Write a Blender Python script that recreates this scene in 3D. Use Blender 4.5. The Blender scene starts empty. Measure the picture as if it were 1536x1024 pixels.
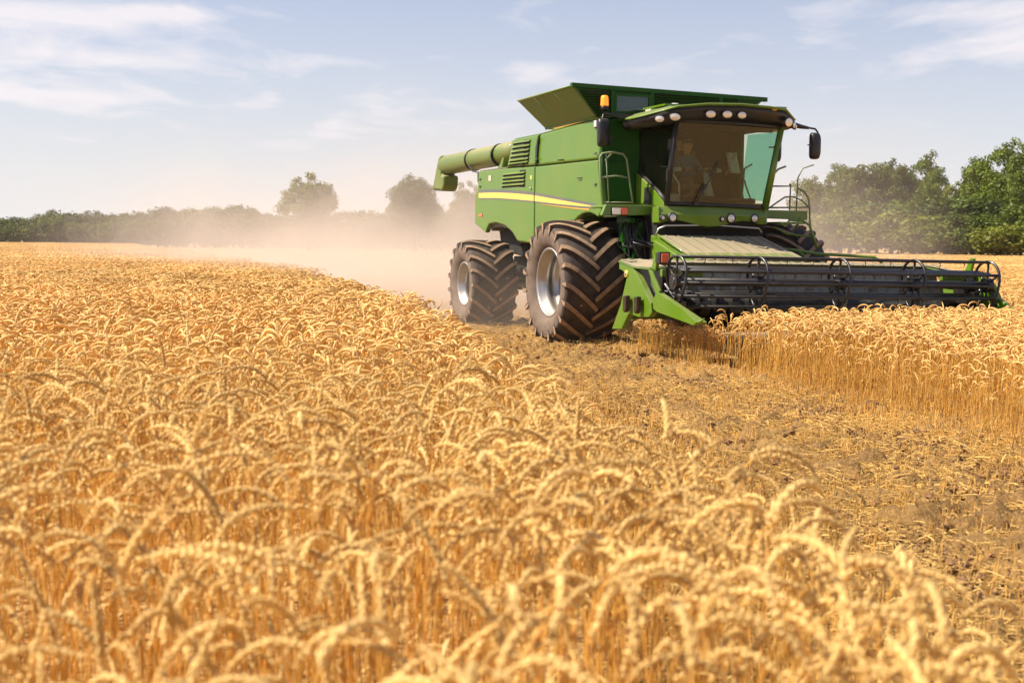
import bpy, bmesh, math, random
from mathutils import Vector, Matrix, Euler, noise

R = math.radians
SC = bpy.context.scene
COL = SC.collection
rng = random.Random(11)

# ------------------------------------------------------------------ camera
CAM_H = 1.64
PITCH, ROLL = 4.175, 0.522
cam_d = bpy.data.cameras.new('camera')
cam = bpy.data.objects.new('camera', cam_d)
COL.objects.link(cam)
cam_d.sensor_width = 36.0
cam_d.lens = 36.0 * 2000.0 / 1536.0
cam_d.clip_start = 0.05
cam_d.clip_end = 5000
_p, _r = R(PITCH), R(ROLL)
_f = Vector((0, math.cos(_p), -math.sin(_p)))
_r0 = Vector((1, 0, 0)); _u0 = _r0.cross(_f)
_rt = _r0 * math.cos(_r) + _u0 * math.sin(_r)
_up = -_r0 * math.sin(_r) + _u0 * math.cos(_r)
cam.matrix_world = Matrix(((_rt.x, _up.x, -_f.x, 0), (_rt.y, _up.y, -_f.y, 0), (_rt.z, _up.z, -_f.z, CAM_H), (0, 0, 0, 1)))
cam_d.dof.use_dof = True
cam_d.dof.focus_distance = 19.0
cam_d.dof.aperture_fstop = 3.7
cam_d.dof.aperture_blades = 9
SC.camera = cam

# ------------------------------------------------------------------ sky
SUN_EL = 50.0
SUN_AZ = -91.0            # degrees clockwise from +Y (the view axis): left, a touch on the camera's side
SKY_STRENGTH = 0.068
world = bpy.data.worlds.new('World')
SC.world = world
world.use_nodes = True
wt = world.node_tree
wt.nodes.clear()
def wn(t, **k):
    n = wt.nodes.new(t)
    for a, b in k.items(): setattr(n, a, b)
    return n
def wm(op, a, b=None, c=None, clamp=False):
    n = wn('ShaderNodeMath', operation=op, use_clamp=clamp)
    for i, x in enumerate((a, b, c)):
        if x is None: continue
        if isinstance(x, (int, float)): n.inputs[i].default_value = x
        else: wt.links.new(x, n.inputs[i])
    return n.outputs[0]
w_out = wn('ShaderNodeOutputWorld'); w_bg = wn('ShaderNodeBackground')
w_bg.inputs['Strength'].default_value = SKY_STRENGTH
sky = wn('ShaderNodeTexSky', sky_type='NISHITA')
sky.sun_disc = False
sky.sun_elevation = R(SUN_EL); sky.sun_rotation = R(SUN_AZ % 360)
sky.air_density = 1.0; sky.dust_density = 1.2; sky.ozone_density = 2.6
tc = wn('ShaderNodeTexCoord'); sep = wn('ShaderNodeSeparateXYZ')
wt.links.new(tc.outputs['Generated'], sep.inputs[0])
X, Y, Z = sep.outputs
az = wm('ARCTAN2', X, Y)
el = wm('ARCSINE', Z)
# thin cloud streaks, laid out on a plane far above
den = wm('ADD', wm('MAXIMUM', Z, 0.0), 0.06)
cxyz = wn('ShaderNodeCombineXYZ')
wt.links.new(wm('DIVIDE', X, den), cxyz.inputs[0]); wt.links.new(wm('DIVIDE', Y, den), cxyz.inputs[1])
mp = wn('ShaderNodeMapping'); mp.inputs['Scale'].default_value = (0.9, 0.55, 1); mp.inputs['Location'].default_value = (3.1, 1.7, 0)
wt.links.new(cxyz.outputs[0], mp.inputs[0])
nz = wn('ShaderNodeTexNoise'); nz.inputs['Scale'].default_value = 2.5; nz.inputs['Detail'].default_value = 9; nz.inputs['Roughness'].default_value = 0.58
nz.inputs['Distortion'].default_value = 0.35
wt.links.new(mp.outputs[0], nz.inputs['Vector'])
def puff(a, e, wa, we, amp):
    da = wm('DIVIDE', wm('SUBTRACT', az, R(a)), R(wa)); de = wm('DIVIDE', wm('SUBTRACT', el, R(e)), R(we))
    r2 = wm('ADD', wm('MULTIPLY', da, da), wm('MULTIPLY', de, de))
    return wm('MULTIPLY', wm('POWER', 2.718, wm('MULTIPLY', r2, -1.0)), amp)
tot = None
for q in ((-19.5, 8.9, 6, 0.75, 0.80), (-15.0, 7.25, 6, 0.55, 0.78), (-20, 6.0, 6, 0.8, .66), (-14.0, 9.3, 2.6, .4, .62), (0.8, 7.2, 2.4, 0.55, 0.66), (18.0, 9.5, 4.5, 0.65, 0.66), (20.0, 7.8, 4, 0.6, 0.62),
          (-7, 7.6, 1.8, 0.4, 0.4), (13, 8.4, 1.2, 0.4, 0.3), (4, 9.2, 5, 0.6, 0.26), (-6, 5, 9, .9, .3), (30, 14, 14, 4, .45), (-34, 16, 14, 5, .5), (0, 28, 40, 8, .35), (110, 20, 60, 10, .4), (-110, 20, 60, 10, .4)):
    g = puff(*q); tot = g if tot is None else wm('ADD', tot, g)
cl = wm('MULTIPLY', wm('SUBTRACT', wm('ADD', wm('MULTIPLY', nz.outputs[0], 2.3), tot), 1.36), 1.7, clamp=True)
cl = wm('MULTIPLY', cl, 0.80)
horizon = wm('POWER', 2.718, wm('MULTIPLY', wm('MAXIMUM', el, 0.0), -6.2))   # pale summer haze towards the horizon
mixh = wn('ShaderNodeMix', data_type='RGBA'); mixh.inputs['B'].default_value = (8.0, 7.85, 7.95, 1)
wt.links.new(wm('MULTIPLY', horizon, 0.90), mixh.inputs['Factor'])
tint = wn('ShaderNodeMix', data_type='RGBA', blend_type='MULTIPLY'); tint.inputs['Factor'].default_value = 1; tint.inputs['B'].default_value = (1.04, 0.98, 1.10, 1)
wt.links.new(sky.outputs[0], tint.inputs['A'])
wt.links.new(tint.outputs['Result'], mixh.inputs['A'])
mixc = wn('ShaderNodeMix', data_type='RGBA'); mixc.inputs['B'].default_value = (8.1, 7.6, 7.75, 1)
wt.links.new(cl, mixc.inputs['Factor']); wt.links.new(mixh.outputs['Result'], mixc.inputs['A'])
wt.links.new(mixc.outputs['Result'], w_bg.inputs['Color'])
wt.links.new(w_bg.outputs[0], w_out.inputs[0])

# ------------------------------------------------------------------ sun
sun_d = bpy.data.lights.new('sun', 'SUN'); sun_d.energy = 5.0; sun_d.angle = R(0.55); sun_d.color = (1.0, 0.91, 0.76)
sun = bpy.data.objects.new('sun', sun_d); COL.objects.link(sun)
_a, _e = R(SUN_AZ), R(SUN_EL)
to_sun = Vector((math.sin(_a) * math.cos(_e), math.cos(_a) * math.cos(_e), math.sin(_e)))
sun.rotation_euler = to_sun.to_track_quat('Z', 'Y').to_euler()

SC.view_settings.view_transform = 'Standard'
SC.view_settings.look = 'None'
SC.view_settings.exposure = 0.84
SC.view_settings.gamma = 1.0
SC.cycles.use_denoising = True
SC.cycles.use_adaptive_sampling = True
SC.cycles.adaptive_threshold = 0.012
SC.cycles.max_bounces = 8
SC.cycles.diffuse_bounces = 4
SC.cycles.glossy_bounces = 3
SC.cycles.transmission_bounces = 5
SC.cycles.transparent_max_bounces = 12
SC.cycles.volume_bounces = 1
SC.cycles.volume_max_steps = 96
SC.cycles.caustics_reflective = False
SC.cycles.caustics_refractive = False
SC.cycles.sample_clamp_indirect = 6

# ------------------------------------------------------------------ helpers
class MB:
    """collects shapes, then links them as one mesh object"""
    def __init__(s): s.v, s.f, s.m, s.s = [], [], [], []
    def add(s, vs, fs, mi=0, smooth=False):
        o = len(s.v); s.v += [tuple(p) for p in vs]
        for f in fs:
            s.f.append(tuple(i + o for i in f)); s.m.append(mi); s.s.append(smooth)
    def box(s, c, d, mi=0, rot=None, taper=1.0):
        x, y, z = d[0] / 2, d[1] / 2, d[2] / 2
        vs = [Vector((a * x * (taper if e > 0 else 1), b * y * (taper if e > 0 else 1), e * z)) for e in (-1, 1) for a, b in ((-1, -1), (1, -1), (1, 1), (-1, 1))]
        if rot: 
            m = Euler(rot).to_matrix(); vs = [m @ p for p in vs]
        c = Vector(c)
        s.add([p + c for p in vs], [(3, 2, 1, 0), (4, 5, 6, 7), (0, 1, 5, 4), (1, 2, 6, 5), (2, 3, 7, 6), (3, 0, 4, 7)], mi)
    def slab(s, quad, t, mi=0):
        """polygon in space given a thickness along its normal"""
        q = [Vector(p) for p in quad]
        n = Vector((0, 0, 0))
        for i in range(len(q)): n += (q[i] - q[0]).cross(q[(i + 1) % len(q)] - q[0])
        n.normalize(); k = len(q)
        s.add(q + [p + n * t for p in q], [tuple(range(k))[::-1], tuple(range(k, 2 * k))] + [(i, (i + 1) % k, k + (i + 1) % k, k + i) for i in range(k)], mi)
    def prism(s, pts, a, b, axis='y', mi=0):
        k = len(pts)
        def P(p, w): return (p[0], w, p[1]) if axis == 'y' else ((w, p[0], p[1]) if axis == 'x' else (p[0], p[1], w))
        s.add([P(p, a) for p in pts] + [P(p, b) for p in pts],
              [tuple(range(k)), tuple(range(k, 2 * k))[::-1]] + [((i + 1) % k, i, k + i, k + (i + 1) % k) for i in range(k)], mi)
    def tube(s, path, r, n=8, mi=0, cap=True, smooth=True):
        P = [Vector(p) for p in path]; k = len(P)
        rs = r if isinstance(r, (list, tuple)) else [r] * k
        vs, fs = [], []
        prev = None
        for i in range(k):
            t = (P[min(i + 1, k - 1)] - P[max(i - 1, 0)])
            if t.length < 1e-9: t = Vector((0, 0, 1))
            t.normalize()
            if prev is None:
                a = Vector((0, 0, 1)) if abs(t.z) < 0.9 else Vector((1, 0, 0))
                u = t.cross(a).normalized()
            else:
                u = prev - t * prev.dot(t)
                u = u.normalized() if u.length > 1e-6 else t.orthogonal().normalized()
            prev = u; w = t.cross(u)
            for j in range(n):
                A = 2 * math.pi * j / n
                vs.append(P[i] + (u * math.cos(A) + w * math.sin(A)) * rs[i])
        for i in range(k - 1):
            for j in range(n):
                fs.append((i * n + j, i * n + (j + 1) % n, (i + 1) * n + (j + 1) % n, (i + 1) * n + j))
        s.add(vs, fs, mi, smooth)
        if cap:
            o = len(s.v) - len(vs)
            s.f.append(tuple(o + j for j in range(n))[::-1]); s.m.append(mi); s.s.append(False)
            s.f.append(tuple(o + (k - 1) * n + j for j in range(n))); s.m.append(mi); s.s.append(False)
    def lathe(s, prof, n=32, c=(0, 0, 0), axis='y', mi=0, smooth=True, cap=False):
        vs, fs = [], []
        k = len(prof)
        for i in range(n):
            A = 2 * math.pi * i / n; ca, sa = math.cos(A), math.sin(A)
            for r, h in prof:
                p = {'y': (r * ca, h, r * sa), 'z': (r * ca, r * sa, h), 'x': (h, r * ca, r * sa)}[axis]
                vs.append((p[0] + c[0], p[1] + c[1], p[2] + c[2]))
        for i in range(n):
            for j in range(k - 1):
                a, b = i * k + j, ((i + 1) % n) * k + j
                fs.append((a, b, b + 1, a + 1))
        s.add(vs, fs, mi, smooth)
    def build(s, name, mats, parent=None, bevel=0, loc=None, link=True, seg=2, fix=False):
        me = bpy.data.meshes.new(name)
        me.from_pydata(s.v, [], s.f)
        for m in (mats if isinstance(mats, (list, tuple)) else [mats]): me.materials.append(m)
        me.polygons.foreach_set('material_index', s.m)
        me.polygons.foreach_set('use_smooth', s.s)
        if fix:
            bm = bmesh.new(); bm.from_mesh(me); bmesh.ops.recalc_face_normals(bm, faces=bm.faces); bm.to_mesh(me); bm.free()
        me.update()
        o = bpy.data.objects.new(name, me)
        if link: COL.objects.link(o)
        if parent: o.parent = parent
        if loc: o.location = loc
        if bevel:
            b = o.modifiers.new('bevel', 'BEVEL'); b.width = bevel; b.segments = seg; b.limit_method = 'ANGLE'; b.angle_limit = R(35)
            b.harden_normals = False
        return o
def tag(o, label=None, cat=None, group=None, kind=None):
    if label: o['label'] = label
    if cat: o['category'] = cat
    if group: o['group'] = group
    if kind: o['kind'] = kind
    return o
def empty(name, loc=(0, 0, 0), rz=0, parent=None):
    o = bpy.data.objects.new(name, None); COL.objects.link(o); o.location = loc; o.rotation_euler = (0, 0, rz); o.empty_display_size = .2
    if parent: o.parent = parent
    return o
def copy_tree(o, parent=None):
    c = o.copy(); COL.objects.link(c)
    if parent: c.parent = parent
    for ch in [x for x in bpy.data.objects if x.parent == o]: copy_tree(ch, c)
    return c

# ------------------------------------------------------------------ materials
class NT:
    def __init__(s, name):
        s.m = bpy.data.materials.new(name); s.m.use_nodes = True; s.t = s.m.node_tree; s.t.nodes.clear()
        s.out = s.n('ShaderNodeOutputMaterial')
    def n(s, t, **k):
        n = s.t.nodes.new(t)
        for a, b in k.items(): setattr(n, a, b)
        return n
    def set(s, sock, v):
        if hasattr(v, 'links'): s.t.links.new(v, sock)
        elif v is not None:
            if isinstance(v, tuple) and len(v) == 3 and sock.type == 'RGBA': v = v + (1,)
            sock.default_value = v
    def math(s, op, a, b=None, clamp=False):
        n = s.n('ShaderNodeMath', operation=op, use_clamp=clamp); s.set(n.inputs[0], a); s.set(n.inputs[1], b); return n.outputs[0]
    def noise(s, scale, detail=4, rough=.55, vec=None, dist=0):
        n = s.n('ShaderNodeTexNoise'); n.inputs['Scale'].default_value = scale; n.inputs['Detail'].default_value = detail; n.inputs['Roughness'].default_value = rough; n.inputs['Distortion'].default_value = dist
        if vec is not None: s.t.links.new(vec, n.inputs['Vector'])
        return n.outputs[0]
    def ramp(s, f, a, b, lo=0.0, hi=1.0):
        n = s.n('ShaderNodeMapRange', clamp=True); s.set(n.inputs[0], f); n.inputs[1].default_value = a; n.inputs[2].default_value = b; n.inputs[3].default_value = lo; n.inputs[4].default_value = hi; return n.outputs[0]
    def mix(s, f, a, b):
        n = s.n('ShaderNodeMix', data_type='RGBA'); s.set(n.inputs['Factor'], f); s.set(n.inputs['A'], a); s.set(n.inputs['B'], b); return n.outputs['Result']
    def co(s, kind='Object'): return s.n('ShaderNodeTexCoord').outputs[kind]
    def pos(s): return s.n('ShaderNodeNewGeometry').outputs['Position']
    def bump(s, h, strength=.3, dist=.02):
        n = s.n('ShaderNodeBump'); n.inputs['Strength'].default_value = strength; n.inputs['Distance'].default_value = dist; s.set(n.inputs['Height'], h); return n.outputs[0]
    def pbr(s, col, rough=.5, metal=0.0, normal=None, coat=0, spec=.5):
        n = s.n('ShaderNodeBsdfPrincipled'); s.set(n.inputs['Base Color'], col); s.set(n.inputs['Roughness'], rough); s.set(n.inputs['Metallic'], metal)
        if normal is not None: s.set(n.inputs['Normal'], normal)
        n.inputs['Coat Weight'].default_value = coat; n.inputs['Coat Roughness'].default_value = .12
        n.inputs['Specular IOR Level'].default_value = spec
        return n.outputs[0]
    def done(s, sh): s.t.links.new(sh, s.out.inputs['Surface']); return s.m

DUST = (0.46, 0.34, 0.19)
def painted(name, col, rough=.35, coat=.4, dust=.35, metal=0.0, spec=.5):
    """sprayed metal with a film of chaff dust lying thickest on upward faces and in blotches"""
    t = NT(name); co = t.co()
    nA = t.noise(1.3, 6, .62, co); nB = t.noise(38, 3, .6, co)
    sepn = t.n('ShaderNodeSeparateXYZ'); t.t.links.new(t.n('ShaderNodeNewGeometry').outputs['Normal'], sepn.inputs[0])
    up = t.ramp(sepn.outputs[2], .25, .95)
    d = t.math('ADD', t.ramp(nA, .42, .75, 0, dust * .7), t.math('MULTIPLY', up, dust * 1.1))
    d = t.math('MULTIPLY', d, t.ramp(nB, .3, .62, .6, 1.0), clamp=True)
    c = t.mix(t.ramp(nB, .3, .7, 0, .12), col, tuple(x * .75 for x in col))
    c = t.mix(d, c, DUST)
    r = t.math('ADD', t.math('MULTIPLY', d, .45), t.ramp(nA, .3, .7, rough - .05, rough + .1), clamp=True)
    return t.done(t.pbr(c, r, metal, t.bump(nB, .012, .005), coat, spec))
def plain(name, col, rough=.6, metal=0.0, var=.2, scale=12, bump=.1, coat=0):
    t = NT(name); co = t.co(); n = t.noise(scale, 5, .6, co)
    c = t.mix(t.ramp(n, .3, .7), tuple(x * (1 - var) for x in col), tuple(min(1, x * (1 + var)) for x in col))
    return t.done(t.pbr(c, t.ramp(n, .3, .7, max(.05, rough - .08), min(1, rough + .08)), metal, t.bump(n, bump, .01), coat))
def glass(name, tint, fres=1.45):
    t = NT(name)
    tr = t.n('ShaderNodeBsdfTransparent'); tr.inputs[0].default_value = tint + (1,)
    gl = t.n('ShaderNodeBsdfGlossy'); gl.inputs['Roughness'].default_value = .02; gl.inputs['Color'].default_value = (1, 1, 1, 1)
    df = t.n('ShaderNodeBsdfDiffuse'); df.inputs[0].default_value = (.5, .38, .25, 1)
    f = t.n('ShaderNodeFresnel'); f.inputs[0].default_value = fres
    dn = t.noise(2.2, 6, .65, t.co())
    m1 = t.n('ShaderNodeMixShader'); t.set(m1.inputs[0], t.ramp(dn, .35, .75, .0, .018)); t.t.links.new(tr.outputs[0], m1.inputs[1]); t.t.links.new(df.outputs[0], m1.inputs[2])
    m2 = t.n('ShaderNodeMixShader'); t.set(m2.inputs[0], t.math('MULTIPLY', f.outputs[0], 1.3, clamp=True)); t.t.links.new(m1.outputs[0], m2.inputs[1]); t.t.links.new(gl.outputs[0], m2.inputs[2])
    return t.done(m2.outputs[0])
def emit(name, col, st, base):
    t = NT(name)
    p = t.n('ShaderNodeBsdfPrincipled'); p.inputs['Base Color'].default_value = base + (1,); p.inputs['Roughness'].default_value = .25
    p.inputs['Emission Color'].default_value = col + (1,); p.inputs['Emission Strength'].default_value = st
    return t.done(p.outputs[0])
def straw(name, col, transl=.3, var=.35, rough=.55):
    """dry plant matter: colour differs a little from stalk to stalk and in drifts over the field"""
    t = NT(name)
    oi = t.n('ShaderNodeObjectInfo')
    n1 = t.noise(.35, 3, .5, t.pos()); n2 = t.noise(55, 2, .5, t.pos())
    k = t.math('ADD', t.math('MULTIPLY', oi.outputs['Random'], .45), t.math('ADD', t.math('MULTIPLY', n1, .35), t.math('MULTIPLY', n2, .35)))
    k = t.ramp(k, .25, .85)
    c = t.mix(k, tuple(x * (1 - var) * q for x, q in zip(col, (1.0, .93, .8))), tuple(min(1, x * (1 + var * .5)) for x in col))
    d = t.pbr(c, rough, 0, None, 0, .35)
    tr = t.n('ShaderNodeBsdfTranslucent'); t.set(tr.inputs[0], c)
    m = t.n('ShaderNodeMixShader'); m.inputs[0].default_value = transl
    t.t.links.new(d, m.inputs[1]); t.t.links.new(tr.outputs[0], m.inputs[2])
    return t.done(m.outputs[0])
def foliage(name, col, col2, transl=.28):
    t = NT(name)
    n1 = t.noise(.45, 4, .6, t.co()); oi = t.n('ShaderNodeObjectInfo'); n2 = t.noise(3.0, 2, .5, t.pos())
    k = t.ramp(t.math('ADD', t.math('ADD', t.math('MULTIPLY', n1, .9), t.math('MULTIPLY', n2, .4)), t.math('MULTIPLY', oi.outputs['Random'], .3)), .45, 1.1)
    c = t.mix(k, col, col2)
    d = t.pbr(c, .5, 0, None, 0, .3)
    tr = t.n('ShaderNodeBsdfTranslucent'); t.set(tr.inputs[0], c)
    m = t.n('ShaderNodeMixShader'); m.inputs[0].default_value = transl
    t.t.links.new(d, m.inputs[1]); t.t.links.new(tr.outputs[0], m.inputs[2])
    return t.done(m.outputs[0])

M = {}
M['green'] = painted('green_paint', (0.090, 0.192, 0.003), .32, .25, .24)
M['green_d'] = painted('green_paint_shaded', (0.008, 0.075, 0.003), .5, .05, .04, 0, .25)  # darker copy of the green paint, with front-face shade put into the colour
M['tan'] = painted('dusty_tan_green_tube', (0.105, 0.165, 0.022), .5, .1, .45)
M['rail'] = painted('worn_rail_paint', (0.20, 0.27, 0.15), .4, .1, .3)
M['olive'] = painted('dusty_green_sheet', (0.085, 0.165, 0.015), .5, .1, .3)
M['yellow'] = painted('yellow_stripe_paint', (0.80, 0.56, 0.09), .4, .2, .35)
M['orange'] = painted('orange_stripe_paint', (0.75, 0.33, 0.02), .35, .2, .2)
M['grey'] = painted('grey_stripe_paint', (0.10, 0.11, 0.10), .4, .2, .3)
M['black'] = painted('black_plastic', (0.014, 0.014, 0.015), .42, .0, .05)
M['blackm'] = painted('black_painted_steel', (0.010, 0.009, 0.010), .36, .2, .04)
M['dark'] = plain('opening_shade_black', (0.012, 0.012, 0.010), .8)  # near-black standing in for shade inside openings; colours the chassis too
M['steel'] = painted('dusty_bright_steel', (0.62, 0.60, 0.57), .30, 0, .28, .85)
M['rim'] = painted('silver_rim_paint', (0.46, 0.445, 0.43), .34, .1, .30, .75)
M['sheet'] = painted('dust_covered_sheet', (0.15, 0.155, 0.11), .55, 0, .5)
M['bsheet'] = painted('worn_grey_sheet', (0.36, 0.33, 0.24), .6, 0, .3)
M['rubber'] = plain('dusty_tyre_rubber', (0.060, 0.042, 0.030), .82, 0, .45, 7, .3)
M['lug'] = plain('dust_caked_lug_face', (0.30, 0.19, 0.112), .9, 0, .35, 9, .3)
M['side'] = plain('dusty_tyre_sidewall', (0.150, 0.105, 0.074), .85, 0, .3, 6, .2)
M['glass_f'] = glass('windscreen_glass', (0.66, 0.74, 0.58), 1.48)
M['glass_s'] = glass('door_glass', (0.60, 0.72, 0.66), 1.5)
M['glass_l'] = glass('green_tinted_glass', (0.28, 0.68, 0.58))
M['mirror'] = plain('mirror_face', (0.55, 0.57, 0.6), .05, 1.0, .03)
M['lens'] = plain('lamp_lens', (0.80, 0.76, 0.68), .12, .35, .1, 40, .2, .6)
M['amber'] = emit('amber_beacon_lens', (1.0, .28, .02), 0.55, (0.9, .26, .015))
M['redl'] = plain('orange_red_reflector', (0.80, 0.11, 0.025), .22, 0, .12, 60, .2, .5)
M['seat'] = plain('brown_seat_cloth', (0.20, 0.125, 0.06), .85, 0, .3, 25)
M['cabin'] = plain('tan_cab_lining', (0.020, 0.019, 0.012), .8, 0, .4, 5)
M['cabp'] = plain('grey_cab_plastic', (0.42, 0.45, 0.42), .45)
M['placard'] = plain('pale_placard', (0.55, 0.45, 0.38), .5)
M['spring'] = plain('rusty_spring_strip', (0.06, 0.035, 0.022), .5, .4)
M['bark'] = plain('tree_bark', (0.10, 0.075, 0.055), .9, 0, .4, 6, .6)
M['ear'] = straw('wheat_ear_straw', (0.94, 0.675, 0.275), .34, .24)
M['ear_far'] = straw('far_wheat_ear_straw', (0.88, 0.60, 0.225), .30, .26)  # ear tone darkened for the self-shadow that smooth low-detail ears lack
M['stem'] = straw('wheat_stem_straw', (0.86, 0.55, 0.145), .40, .38)
M['leaf'] = straw('wheat_leaf_straw', (0.88, 0.61, 0.23), .42, .35)
M['stub'] = straw('stubble_straw', (0.80, 0.48, 0.13), .2, .45)
M['litter'] = straw('chopped_straw', (0.86, 0.54, 0.17), .2, .5)
M['leafA'] = foliage('leaf_green', (0.030, 0.052, 0.004), (0.175, 0.225, 0.013))
M['leafB'] = foliage('leaf_deep_green', (0.026, 0.050, 0.010), (0.090, 0.125, 0.022))
M['leafC'] = foliage('leaf_olive_green', (0.045, 0.064, 0.005), (0.220, 0.240, 0.017))
# ------------------------------------------------------------------ machine frame (used to lay out the field round it)
M_O = Vector((2.7725, 22.7208, 0.0)); M_YAW = R(20)
HXv = Vector((math.sin(M_YAW), -math.cos(M_YAW), 0)); HYv = Vector((math.cos(M_YAW), math.sin(M_YAW), 0))
def to_machine(x, y):
    d = Vector((x, y, 0)) - M_O
    return d.dot(HXv), d.dot(HYv)
def interp(t, pts):
    if t <= pts[0][0]: return pts[0][1]
    for (a, b), (c, d) in zip(pts, pts[1:]):
        if t <= c: return b + (d - b) * (t - a) / (c - a)
    a, b = pts[-2]; c, d = pts[-1]
    return d + (d - b) / (c - a) * (t - c)
EDGE_L = [(0, 2.0), (1.5, 1.6), (2.65, 1.30), (4.1, 1.04), (5.7, .86), (8.1, .60), (13.6, -.12), (18.7, -1.45), (28, -3.8), (40, -6.6), (102, -25.2), (250, -70), (420, -120)]
EDGE_R = [(0, 7.2), (4, 6.0), (7, 5.15), (10.8, 3.95), (12.64, 3.58), (14, 3.18), (16, 2.75), (18.66, 2.2), (20.2, 1.8), (21.5, 1.62), (23, 1.5)]
def wob(x, y, s=.6): return noise.noise(Vector((x * s, y * s, 3.3)))
def edge_l(y): return interp(y, EDGE_L) + .10 * noise.noise(Vector((1.7, y * 1.3, 0)))
def edge_r(y): return interp(y, EDGE_R) + .10 * noise.noise(Vector((9.7, y * 1.1, 0)))

# ------------------------------------------------------------------ ground
t = NT('field_soil_and_straw')
n1 = t.noise(.6, 8, .65, t.pos()); n2 = t.noise(14, 6, .7, t.pos())
c = t.mix(t.ramp(n1, .35, .65), (0.46, 0.27, 0.09), (0.56, 0.35, 0.13))
c = t.mix(t.ramp(n2, .35, .65, 0, .5), c, (0.16, 0.095, 0.05))
M['soil_far'] = t.done(t.pbr(c, .9, 0, t.bump(n2, .5, .05), 0, .2))
t = NT('tilled_soil')
n1 = t.noise(1.1, 8, .7, t.pos()); n2 = t.noise(17, 7, .7, t.pos(), .4); n3 = t.noise(75, 3, .6, t.pos())
c = t.mix(t.ramp(n2, .3, .7), (0.12, 0.056, 0.018), (0.40, 0.22, 0.072))
c = t.mix(t.ramp(n1, .42, .60, 0, .75), c, (0.46, 0.27, 0.09))
c = t.mix(t.ramp(n3, .52, .62, 0, .6), c, (0.50, 0.33, 0.14))
M['clod'] = plain('clod_soil', (0.26, 0.140, 0.056), .95, 0, .55, 5, .6)
M['soil'] = t.done(t.pbr(c, .92, 0, t.bump(n2, 1.0, .07), 0, .2))

b = MB()
S_ = 2600
b.add([(-S_, -200, 0), (S_, -200, 0), (S_, S_, 0), (-S_, S_, 0)], [(0, 1, 2, 3)])
tag(b.build('ground', M['soil_far']), kind='structure')

# the cut strip: clods and wheel ruts as real relief
def rut(u, y):
    g = 0
    for c_, w in ((.30, .10), (.72, .12)): g += math.exp(-((u - c_ - .05 * noise.noise(Vector((0, y * .4, c_)))) / w) ** 2)
    return g
b = MB()
NU, NVV = 150, 640
for j in range(NVV + 1):
    y = 2.2 + 29 * (j / NVV) ** 1.5
    a, e = interp(y, EDGE_L) - .5, interp(y, EDGE_R) + .6
    if y > 23: e = a + 4.9
    for i in range(NU + 1):
        u = i / NU; x = a + (e - a) * u
        p = Vector((x, y, 0))
        h = .10 * (noise.fractal(p * 3.2, 1.0, 2.1, 5) ) +   .085 * max(0, noise.noise(p * 9 + Vector((4, 0, 0)))) + .040 * noise.noise(p * 21)
        h += .025 * noise.noise(p * 34 + Vector((0, 7, 0))) + .06 - .07 * rut(u, y)
        fade = min(1, u / .08, (1 - u) / .08, (31.2 - y) / 3, (j + .01) / 8)
        b.v.append((x, y, .006 + max(0, h) * max(0, fade)))
for j in range(NVV):
    for i in range(NU):
        k = j * (NU + 1) + i
        b.f.append((k, k + 1, k + NU + 2, k + NU + 1)); b.m.append(0); b.s.append(True)
tag(b.build('cut_strip_soil', M['soil']), kind='structure')

# ------------------------------------------------------------------ wheat: prototypes
def path_stalk(r, H, kind):
    """points of a stalk from root to ear tip; returns (stem path, ear path)"""
    el_ = r.uniform(.13, .205)
    arch = r.uniform(.10, .19)
    if kind == 'arch': th_e, th_0 = R(r.uniform(112, 166)), R(r.uniform(18, 46))
    elif kind == 'nod': th_e, th_0 = R(r.uniform(62, 112)), R(r.uniform(10, 30))
    else: th_e, th_0 = R(r.uniform(12, 48)), R(r.uniform(3, 14))
    lean = r.uniform(-.06, .10)
    def walk(L1):
        pts = [Vector((0, 0, 0))]; th = lean
        n1 = 6
        for i in range(n1):
            th = lean * (1 + .5 * i / n1); pts.append(pts[-1] + Vector((math.sin(th), 0, math.cos(th))) * (L1 / n1))
        n2 = 5; base = th
        for i in range(n2):
            q = (i + 1) / n2; th = base + (th_0 - base) * q * q; pts.append(pts[-1] + Vector((math.sin(th), 0, math.cos(th))) * (arch / n2))
        ear = [pts[-1]]
        n3 = 12
        for i in range(n3):
            q = (i + 1) / n3; th = th_0 + (th_e - th_0) * q ** .85; ear.append(ear[-1] + Vector((math.sin(th), 0, math.cos(th))) * (el_ / n3))
        return pts, ear
    L1 = H * .7
    for _ in range(3):
        p, e = walk(L1); top = max(v.z for v in p + e); L1 += H - top
    # a little sideways twist
    tw = r.uniform(-.25, .25)
    for q in (p, e):
        for v in q: v.y += tw * v.x * v.z * 1.2 + .012 * math.sin(v.z * 7 + tw * 9)
    return p, e
def frame(P, i):
    t_ = (P[min(i + 1, len(P) - 1)] - P[max(i - 1, 0)]).normalized()
    s_ = t_.cross(Vector((0, 1, 0)))
    if s_.length < 1e-4: s_ = Vector((1, 0, 0))
    s_.normalize()
    return t_, s_, t_.cross(s_).normalized()
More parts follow.
